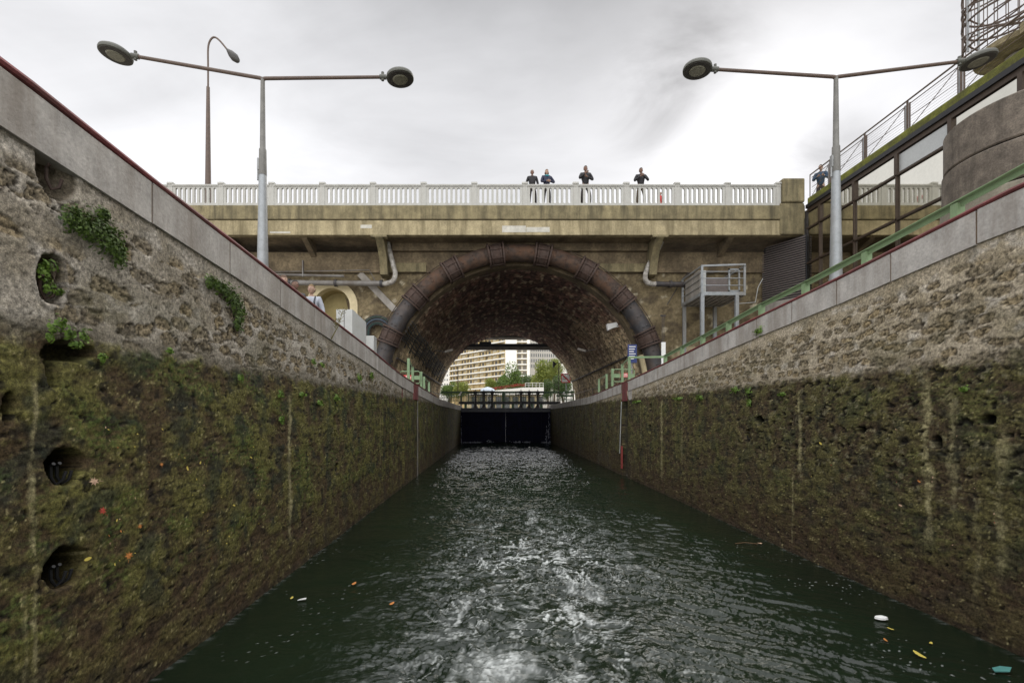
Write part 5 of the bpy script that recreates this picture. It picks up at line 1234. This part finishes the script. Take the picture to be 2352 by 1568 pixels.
# ------------------------------------------------------------------ plants on the walls
def wallpt(side, D, y, out=0.03):
    X = XL if side < 0 else XR
    Y = X*FPX/(D-VX); return Vector((X + (out if side < 0 else -out), Y, EYE + (VY-y)*Y/FPX))
def patch(side, blobs, m, lbl, name, cat, size, n, seed, droop=0.0, out=0.03):
    r_ = np.random.default_rng(seed); P = []
    for (D, y, sy, sz) in blobs:
        c = wallpt(side, D, y, out); k = int(n/len(blobs))
        q = r_.normal(size=(k, 3))*np.array((0.012 if out < 0.05 else 0.03, sy, sz))
        P.append(np.array(c) + np.abs(q)*np.array((1 if side < 0 else -1, 0, 0)) + q*np.array((0, 1, 1)))
    P = np.concatenate(P); base = Vector(P.mean(axis=0)); base.x = XL if side < 0 else XR
    t = thing(name, lbl, cat, base)
    leaf_cluster('leaves', m, P-np.array(base), size, t, seed, nrm=(1 if side < 0 else -1, 0, 0.5), jitter=0.8)
    mb = MB()
    for k in range(7):
        q = Vector(P[r_.integers(len(P))])-base; mb.tube([(0,0,0), (q.x*0.5+0.005*(1 if side < 0 else -1), q.y*0.5, q.z*0.4), q], 0.0022, 4)
    mb.build('stems', M['trunk'], t)
patch(-1, [(155,500,.034,.042), (178,508,.036,.050), (200,522,.040,.055), (222,532,.040,.058), (243,547,.036,.060), (258,562,.034,.058), (267,585,.022,.045), (228,492,.02,.018)], M['ivy'], 'large dark green ivy patch on the left wall beside the upper niches', 'ivy_patch', 'ivy', 0.014, 2600, 31)
patch(-1, [(478,648,.045,.03), (500,660,.05,.035), (520,675,.055,.045), (535,695,.05,.06), (545,715,.04,.06), (540,740,.03,.05)], M['ivy'], 'smaller ivy patch trailing down the left wall near the lamp post', 'ivy_patch', 'ivy', 0.017, 1700, 32)
patch(-1, [(112,622,.022,.03), (128,610,.02,.025), (120,655,.025,.03), (140,668,.02,.012)], M['fern'], 'bright fern filling the upper round niche of the left wall', 'fern', 'fern', 0.015, 260, 33, out=-0.03)
patch(-1, [(112,755,.02,.02), (128,742,.02,.02), (150,765,.018,.02), (182,772,.022,.025), (100,775,.008,.01), (165,790,.02,.012)], M['fern'], 'bright green bush growing over the black gap in the left wall', 'wall_bush', 'bush', 0.014, 420, 34)
small = [(-1,381,805,.02,.02,'above the left moss line right of the black gap'), (-1,545,868,.03,.03,'at the moss line below the smaller ivy patch'), (-1,715,832,.05,.05,'on the dry left masonry below the weed'),
         (-1,735,838,.04,.03,'just right of another tuft on the dry left masonry'), (-1,822,868,.10,.06,'on the left wall near the guide slots, left one'), (-1,850,862,.09,.07,'on the left wall near the guide slots, tall one'),
         (-1,640,905,.06,.04,'at the moss line above the pale left streak'), (-1,690,905,.09,.03,'at the moss line right of the pale left streak'), (-1,770,912,.12,.04,'over the small square hole in the left wall'),
         (-1,225,822,.02,.025,'hanging at the right end of the black gap'), (-1,640,965,.05,.05,'yellowish on the left moss beside the pale streak'), (-1,730,925,.08,.04,'low at the left moss line before the small hole'),
         (1,1610,912,.14,.06,'on the right moss line left of the three tufts'), (1,1690,895,.12,.05,'at the right moss line above the dark hole'), (1,1722,898,.08,.06,'at the right moss line above the second dark hole'),
         (1,1725,925,.05,.06,'hanging inside the right wall hole'), (1,2222,893,.03,.02,'bright on the right wall near the picture edge'), (1,1560,915,.2,.03,'far along the right moss line'), (1,1465,922,.35,.035,'creeping beside the red channel on the right moss line'),
         (1,1745,760,.12,.06,'small in the right rubble under the coping'), (1,1800,905,.07,.02,'short on the right moss line right of the holes')]
for i, (sd, D, y, sy, sz, w) in enumerate(small):
    patch(sd, [(D, y, sy*0.6, sz*0.6)], M['fern'], 'small green tuft ' + w, 'wall_plant', 'plant', 0.010+0.0012*abs((XL if sd < 0 else XR)*FPX/(D-VX)), 90, 50+i)
# dry weed at the coping
b0 = wallpt(-1, 757, 778); t = thing('dry_weed', 'dry branching weed growing up over the left coping before the cabinet', 'weed', b0)
tip = at(787, 715, b0.y+0.1)-b0; mb = MB(); r_ = random.Random(4); P = []
mb.tube([(0,0,0), tuple(tip*0.5+Vector((0.03,0,0))), tuple(tip)], [0.012, 0.008, 0.004], 6)
for k in range(26):
    s_ = r_.uniform(0.35, 1.0); b = tip*s_; e = b + Vector((r_.uniform(-0.08, 0.10), r_.uniform(-0.05, 0.05), r_.uniform(0.02, 0.12))); mb.tube([b, e], 0.003, 4); P.append(tuple(e)); P.append(tuple(b.lerp(e, 0.5)))
mb.build('stem', M['weed'], t); leaf_cluster('leaves', M['weed'], P*3, 0.012, t, 3)

# ------------------------------------------------------------------ fallen leaves
LC = [plain('orange_leaf', (0.42,0.16,0.04)), plain('yellow_leaf', (0.50,0.40,0.08)), plain('red_leaf', (0.32,0.05,0.03)), plain('pale_leaf', (0.46,0.30,0.20))]
def maple():
    pts = []
    for k in range(14):
        a = 2*math.pi*k/14; r = (1.0, 0.45)[k % 2] * (1.0 if k != 7 else 1.25); pts.append((r*math.cos(a), r*math.sin(a), 0.06*math.sin(3*a)))
    mb = MB(); mb.add([(0,0,0.05)] + pts, [(0, i+1, (i+1) % 14+1) for i in range(14)]); mb.tube([(-0.9, 0, 0), (-1.7, 0.1, 0.1)], 0.04, 4); return mb
def oval():
    mb = MB(); pts = [(math.cos(a), 0.45*math.sin(a), 0.12*math.cos(a)**2) for a in np.linspace(0, 2*math.pi, 10, endpoint=False)]
    mb.add([(0,0,0)] + pts, [(0, i+1, (i+1) % 10+1) for i in range(10)]); return mb
proto = {}
for i, m_ in enumerate(LC):
    for kd, fn in (('m', maple), ('o', oval)):
        me_o = fn().build('fallen_leaf', m_); proto[(kd, i)] = me_o.data; bpy.data.objects.remove(me_o)
def leaf(kd, ci, loc, s, nrm, lbl, grp, spin):
    o = bpy.data.objects.new('fallen_leaf', proto[(kd, ci)]); COL.objects.link(o)
    q = Vector(nrm).to_track_quat('Z', 'Y'); o.rotation_mode = 'QUATERNION'; o.rotation_quaternion = q @ Matrix.Rotation(spin, 3, 'Z').to_quaternion()
    o.location = loc; o.scale = (s, s, s); tag(o, lbl, 'leaf', grp); return o
GL, GRr, GW = 'fallen leaves stuck to the left lock wall', 'fallen leaves stuck to the right lock wall', 'leaves floating on the water'
for (kd, ci, D, y, s, lb) in [('m',0,286,1275,.034,'orange maple leaf low on the left wall right of the lowest niche'), ('m',3,205,1105,.034,'pale curled leaf at the right edge of the third niche'), ('m',2,225,1172,.03,'dark red leaf between the two lower niches'),
        ('m',0,312,1208,.020,'small orange leaf above the large orange maple leaf'), ('o',1,190,1283,.025,'yellow leaf at the top right of the lowest niche'), ('o',1,422,1075,.022,'bright yellow leaf in the middle of the left moss'),
        ('m',0,362,1066,.018,'orange leaf left of the bright yellow one on the moss'), ('o',1,452,1062,.016,'slim yellow leaf beside the bright yellow one'), ('o',1,570,1050,.018,'hooked yellow leaf left of the pale streak'), ('o',1,530,1160,.018,'slim yellow leaf hanging below the middle of the left wall')]:
    leaf(kd, ci, wallpt(-1, D, y, 0.035), s, (1, -0.3, 0.2), lb, GL, random.uniform(0, 6))
for (kd, ci, D, y, s, lb) in [('o',1,1890,1018,.030,'yellow leaf under the dark pits of the right wall'), ('o',3,2075,1160,.022,'pale leaf low on the right wall left of the wide streak'), ('o',0,2118,1105,.02,'orange leaf on the wide pale streak of the right wall')]:
    leaf(kd, ci, wallpt(1, D, y, 0.035), s, (-1, -0.3, 0.2), lb, GRr, random.uniform(0, 6))
for k in range(62):
    D = random.uniform(220, 760); y = random.uniform(980, 1300)
    p = wallpt(-1, D, y, 0.03)
    if p.z < 0.35: continue
    leaf('o', random.choice([1,1,0,3]), p, random.uniform(0.005, 0.011), (1, random.uniform(-.5,.5), 0.3), 'tiny yellowish leaf stuck to the left mossy wall', GL, random.uniform(0, 6))
for k in range(32):
    D = random.uniform(1600, 2320); y = random.uniform(960, 1300)
    p = wallpt(1, D, y, 0.03)
    if p.z < 0.35: continue
    leaf('o', random.choice([1,3,2,3]), p, random.uniform(0.007, 0.013), (-1, random.uniform(-.5,.5), 0.3), 'tiny pale leaf stuck to the right mossy wall', GRr, random.uniform(0, 6))
def wpt(D, y, z=0.012):
    Y = (EYE-z)*FPX/(y-VY); return Vector(((D-VX)*Y/FPX, Y, z+0.01))
for (ci, D, y, s, lb) in [(0,813,1341,.045,'orange leaf floating left of the wake, farther one'), (0,900,1387,.04,'dull orange leaf floating at the edge of the wake'), (1,670,1374,.032,'yellow leaf floating near the left wall'), (1,2112,1505,.06,'large yellow leaf floating at the lower right'),
        (0,2034,1471,.03,'orange leaf floating just below the white lump'), (1,2138,1478,.028,'small yellow leaf above the large yellow one on the water'), (3,1745,1248,.05,'pale leaf floating by the right wall'), (1,2045,1445,.03,'thin yellow leaf floating beside the white lump')]:
    leaf('o', ci, wpt(D, y), s, (0.1, -0.15, 1), lb, GW, random.uniform(0, 6))
mb = MB(); p = wpt(2024, 1421); mb.lathe((0,0,0), [(0.02,-0.02), (0.055,-0.005), (0.05,0.02), (0.02,0.035)], 9); o = mb.build('foam_lump', M['whitesign'], smooth=True); o.location = p; o.scale = (1.3, 0.8, 0.8); tag(o, 'white foam lump floating near the right wall', 'litter')
mb = MB(); mb.prism([(-.09,-.03,0), (.02,-.05,0.01), (.09,.0,0.02), (.03,.04,0.01), (-.05,.03,0)], (0,0,0.008)); o = mb.build('plastic_scrap', plain('teal_plastic', (0.07,0.22,0.20))); o.location = wpt(2300, 1541); tag(o, 'teal plastic scrap floating in the lower right corner', 'litter')
mb = MB(); mb.prism([(-.05,-.02,0), (.05,-.01,0.01), (.04,.03,0.01), (-.03,.02,0)], (0,0,0.008)); o = mb.build('paper_scrap', M['whitesign']); o.location = wpt(694, 1379); tag(o, 'white paper scrap floating beside the yellow leaf at the left', 'litter')
mb = MB().tube([(-0.18,0,0.0), (0,0.02,0.015), (0.2,-0.02,0.0)], 0.008, 5); o = mb.build('twig', plain('wet_twig', (0.12,0.07,0.035))); o.location = wpt(1712, 1249); tag(o, 'brown twig floating beside the right wall', 'twig')

# ------------------------------------------------------------------ people
def skin_mesh(chains, sub=1):
    """chains: list of [(point, radius), ...]; equal points are shared"""
    verts, edges, rad, key = [], [], [], {}
    def vid(p, r):
        k = tuple(round(c, 4) for c in p)
        if k not in key: key[k] = len(verts); verts.append(p); rad.append(r)
        return key[k]
    for ch in chains:
        ids = [vid(p, r) for p, r in ch]; edges += list(zip(ids[:-1], ids[1:]))
    me = bpy.data.meshes.new('tmp'); me.from_pydata(verts, edges, [])
    o = bpy.data.objects.new('tmp', me); COL.objects.link(o)
    sk = o.modifiers.new('s', 'SKIN'); sk.use_smooth_shade = True
    lay = me.skin_vertices[0].data if me.skin_vertices else None
    if lay is None:
        bpy.context.view_layer.objects.active = o; bm = bmesh.new(); bm.from_mesh(me); bm.verts.layers.skin.verify(); bm.to_mesh(me); bm.free(); lay = me.skin_vertices[0].data
    for i, r in enumerate(rad):
        lay[i].radius = (r, r) if not isinstance(r, tuple) else r
        lay[i].use_root = (i == 0)
    ss_ = o.modifiers.new('u', 'SUBSURF'); ss_.levels = sub; ss_.render_levels = sub
    dg = bpy.context.evaluated_depsgraph_get(); out = bpy.data.meshes.new_from_object(o.evaluated_get(dg)); bpy.data.objects.remove(o)
    return out
SKIN = plain('skin', (0.36,0.235,0.17), 0.55); DARKEYE = plain('eye', (0.03,0.02,0.02), 0.3); LIP = plain('lips', (0.32,0.12,0.10), 0.5)
def person(lbl, loc, rz, H, top, trouser, hair, arms, legs=((-0.10, 0.0), (0.10, 0.0)), long_hair=False, cap=None, scarf=None, skin=SKIN, lean=0.0, head_turn=0.0, head_tilt=0.0, rucksack=None):
    """local frame: faces -Y, x to its left... arms: ((elbow, hand), (elbow, hand)) given for a 1.75 m person"""
    s = H/1.75; t = thing('person', lbl, 'person', loc, rz)
    def V(x, y, z): return (x*s, (y - lean*max(0, z-0.95))*s, z*s)
    pel, spn, ch_, nk = V(0,0,0.95), V(0,0,1.12), V(0,0,1.32), V(0,0,1.47)
    hd = V(0,-0.01,1.56)
    body = [[(pel, .12*s), (spn, .11*s), (ch_, .125*s), (nk, .058*s), (hd, .052*s)]]
    jac = [[(V(0,0,0.88), .155*s), (spn, .145*s), (ch_, .16*s), (V(0,0,1.45), .085*s)]]
    tro = [[(V(0,0,0.97), .14*s), (V(0,0,0.90), .14*s)]]
    for i, sx in enumerate((-1, 1)):
        sh = V(sx*0.19, 0, 1.42); el = V(*arms[i][0]); hn = V(*arms[i][1])
        eh = Vector(hn)-Vector(el); wr = tuple(Vector(el)+eh*0.92)
        body += [[(ch_, .125*s), (sh, .055*s), (el, .042*s), (wr, .028*s), (hn, .034*s)]]
        jac += [[(ch_, .16*s), (sh, .075*s), (el, .058*s), (wr, .043*s)]]
        fx, fy = legs[i]; kn = V(fx*1.0+0.0, -0.03+fy*0.5, 0.50); an = V(fx*1.1, fy, 0.09); hp = V(sx*0.09, 0, 0.90); toe = V(fx*1.15, fy-0.16, 0.04)
        body += [[(pel, .12*s), (hp, .09*s), (kn, .055*s), (an, .036*s), (toe, .03*s)]]
        tro += [[(V(0,0,0.90), .14*s), (hp, .10*s), (kn, .072*s), (V(fx*1.1, fy, 0.13), .055*s)]]
    me = skin_mesh(body)
    bm = bmesh.new(); bm.from_mesh(me)
    # head: an ovoid with brow, nose, chin and ears, set on the neck
    Mh = Matrix.Translation(V(0,-0.015,1.645)) @ Matrix.Rotation(head_turn, 4, 'Z') @ Matrix.Rotation(head_tilt, 4, 'X')
    ret = bmesh.ops.create_uvsphere(bm, u_segments=20, v_segments=14, radius=1.0)
    for v in ret['verts']:
        x, y, z = v.co; w = 0.078*(1-0.22*max(0, -z)); dpt = 0.098
        X_, Y_, Z_ = x*w, y*dpt, z*0.118
        if y < -0.75 and -0.35 < z < 0.15 and abs(x) < 0.22: Y_ -= 0.024*(1-abs(x)/0.22)     # nose
        if y < -0.5 and 0.1 < z < 0.25: Y_ += 0.006                                          # eye line
        if z < -0.75 and y < 0: Y_ -= 0.012                                                  # chin
        v.co = Mh @ (Vector((X_, Y_, Z_))*s)
    for sx in (-1, 1):
        ret = bmesh.ops.create_uvsphere(bm, u_segments=8, v_segments=6, radius=1.0)
        for v in ret['verts']: v.co = Mh @ (Vector((sx*0.079 + v.co.x*0.010, 0.005+v.co.y*0.018, -0.005+v.co.z*0.032))*s)
    # hands: palm with four fingers and a thumb
    hb = MB()
    for i, sx in enumerate((-1, 1)):
        el = Vector(V(*arms[i][0])); hn = Vector(V(*arms[i][1])); d = (hn-el).normalized(); sd = d.cross(Vector((0, 1, 0.3))).normalized(); upv = d.cross(sd)
        pc = hn + d*0.04*s
        hb.tube([hn-d*0.01*s, pc, pc+d*0.04*s], [0.028*s, 0.038*s, 0.036*s], 8)
        for q in range(4):
            b0_ = pc + d*0.03*s + sd*(q-1.5)*0.019*s; Lf = (0.062, 0.072, 0.068, 0.052)[q]*s
            hb.tube([b0_, b0_+d*Lf*0.55+upv*0.008*s, b0_+d*Lf*0.9+upv*0.03*s], [0.0095*s, 0.0085*s, 0.007*s], 6)
        hb.tube([pc-sd*0.030*s, pc-sd*0.055*s+d*0.03*s, pc-sd*0.05*s+d*0.06*s], [0.011*s, 0.010*s, 0.008*s], 6)
    b = len(bm.verts); vv = [bm.verts.new(v) for v in hb.v]
    for f in hb.f:
        try: bm.faces.new([vv[i] for i in f])
        except Exception: pass
    for f in bm.faces: f.smooth = True
    bm.to_mesh(me); bm.free(); me.name = 'body'; me.materials.clear(); me.materials.append(skin)
    o = bpy.data.objects.new('body', me); COL.objects.link(o); o.parent = t
    def child(nm, m_, mesh):
        mesh.name = nm; mesh.materials.clear(); mesh.materials.append(m_); c = bpy.data.objects.new(nm, mesh); COL.objects.link(c); c.parent = t
    child('jacket', top, skin_mesh(jac)); child('trousers', trouser, skin_mesh(tro))
    mb = MB()
    for i in range(2):
        fx, fy = legs[i]; a = Vector(V(fx*1.1, fy+0.06, 0.04)); c = Vector(V(fx*1.15, fy-0.19, 0.035)); mb.tube([a, a.lerp(c, 0.5)+Vector((0,0,0.015*s)), c], [0.05*s, 0.055*s, 0.035*s], 8)
    mb.build('shoes', M['black'], t, smooth=True)
    # hair cap
    bm = bmesh.new(); ret = bmesh.ops.create_uvsphere(bm, u_segments=20, v_segments=14, radius=1.0)
    kill = [v for v in bm.verts if (v.co.y < -0.30 and v.co.z < 0.28) or v.co.z < (-0.9 if long_hair else -0.25)]
    bmesh.ops.delete(bm, geom=kill, context='VERTS')
    for v in bm.verts:
        x, y, z = v.co; k = 1.0 + 0.02*math.sin(9*x+7*z); lw = 1.25 if (long_hair and z < 0) else 1.0
        v.co = Mh @ (Vector((x*0.086*k*lw, y*0.108*k+0.006, z*0.128*k + (-0.03 if long_hair and z < 0 else 0)))*s)
    for f in bm.faces: f.smooth = True
    hm = bpy.data.meshes.new('hair'); bm.to_mesh(hm); bm.free(); sol = child('hair', hair, hm)
    mb = MB()
    for sx in (-1, 1): c = Mh @ (Vector((sx*0.030, -0.088, 0.012))*s); mb.lathe(c, [(0.004*s, -0.008*s), (0.011*s, 0), (0.004*s, 0.008*s)], 8)
    mb.build('eyes', DARKEYE, t, smooth=True)
    c1 = Mh @ (Vector((-0.022, -0.088, -0.058))*s); c2 = Mh @ (Vector((0.022, -0.088, -0.058))*s)
    MB().tube([c1, (c1+c2)/2+Vector((0,-0.006*s,0)), c2], 0.006*s, 6).build('mouth', LIP, t, smooth=True)
    if scarf: MB().tube([V(0.08,-0.06,1.46), V(0,-0.11,1.44), V(-0.08,-0.05,1.46), V(-0.05,0.07,1.48), V(0.05,0.07,1.48), V(0.08,-0.06,1.46)], 0.035*s, 8).build('scarf', scarf, t, smooth=True)
    if rucksack:
        mb = MB()
        for sx in (-1, 1): mb.tube([V(sx*0.12,0.10,1.44), V(sx*0.12,-0.06,1.47), V(sx*0.13,-0.15,1.33), V(sx*0.15,-0.10,1.12)], 0.018*s, 6)
        mb.build('straps', rucksack, t)
    return t
NAVY = plain('navy_jacket', (0.018,0.02,0.04)); BLK = plain('black_jacket', (0.015,0.014,0.015)); CHAR = plain('charcoal_trousers', (0.03,0.022,0.02)); BRN = plain('brown_trousers', (0.09,0.06,0.03))
HG = plain('grey_hair', (0.25,0.22,0.18)); HB = plain('brown_hair', (0.08,0.045,0.025)); HD = plain('dark_hair', (0.02,0.014,0.01)); HBL = plain('blond_hair', (0.15,0.095,0.04))
TEAL = plain('teal_scarf', (0.02,0.20,0.24)); GREY = plain('light_grey_shirt', (0.36,0.38,0.42)); DGRY = plain('dark_grey_top', (0.05,0.05,0.055)); BLUE = plain('dark_blue_coat', (0.03,0.06,0.10))
REDT = plain('red_top', (0.45,0.03,0.03)); SK2 = plain('backlit_skin', (0.17,0.10,0.07), 0.55)  # second skin is darkened in its colour for backlit figures
down = (((-0.27,0.03,1.12), (-0.27,-0.10,0.90)), ((0.27,0.03,1.12), (0.27,-0.10,0.90)))
def bx(D, Y=21.62): return ((D-VX)*Y/FPX, Y, 11.65)
person('person with short grey hair in a dark jacket at the balustrade post', bx(1222.4), 0, 1.70, BLK, CHAR, HG, down, legs=((-0.12, 0.1), (0.14, -0.1)), skin=SK2)
person('person in a navy coat and teal scarf with hands folded at the balustrade', bx(1255.7), 0.15, 1.72, NAVY, CHAR, HB, (((-0.27,-0.06,1.16), (-0.02,-0.24,1.14)), ((0.36,-0.02,1.18), (0.06,-0.24,1.13))), scarf=TEAL, long_hair=True, legs=((-0.12, 0.12), (0.13, 0.0)))
person('tall person in black holding one hand to the mouth on the bridge', bx(1344.8), 0, 1.88, BLK, CHAR, HD, (((-0.27,-0.12,1.18), (-0.03,-0.24,1.36)), ((0.30,-0.08,1.14), (0.0,-0.26,1.20))), legs=((-0.14, 0.0), (0.20, 0.15)), skin=SK2)
person('person in black with both hands raised to the chest at the right on the bridge', bx(1472), 0, 1.79, BLK, BRN, HD, (((-0.32,-0.10,1.14), (-0.06,-0.26,1.30)), ((0.30,-0.12,1.16), (0.0,-0.26,1.33))), legs=((-0.14, 0.05), (0.14, -0.05)), skin=SK2)
person('child in a red top seen through the balustrade on the bridge', (bx(1517, 22.3)[0], 22.3, 11.65), 0.4, 1.02, REDT, REDT, HB, down)
person('person in a dark blue coat leaning behind the roof railing', (14.32, 21.0, 11.42), -0.6, 1.76, BLUE, CHAR, HD, (((-0.28,-0.12,1.14), (-0.10,-0.34,1.20)), ((0.28,-0.12,1.14), (0.10,-0.34,1.20))), lean=0.25)
def quayp(D, Y): return ((D-VX)*Y/FPX, Y, float(topL(Y))-0.02)
p = quayp(716, 12.2); person('young person in a light grey shirt with rucksack straps on the left quay', p, -0.1, 5.56-p[2]+0.02, GREY, DGRY, HBL, down, rucksack=DGRY, lean=-0.0, head_tilt=R(-6), legs=((-0.1,0),(0.1,0)))
p = quayp(678, 11.6); person('person with dark hair looking up between two companions on the left quay', p, 0.5, at(0,645,11.6).z-p[2], DGRY, DGRY, HD, down, head_turn=R(20), head_tilt=R(-12), skin=SK2)
p = quayp(652, 11.2); person('person with short brown hair in profile at the left of the trio on the quay', p, 0.2, at(0,634,11.2).z-p[2], DGRY, DGRY, HB, down, head_turn=R(55), skin=SKIN)
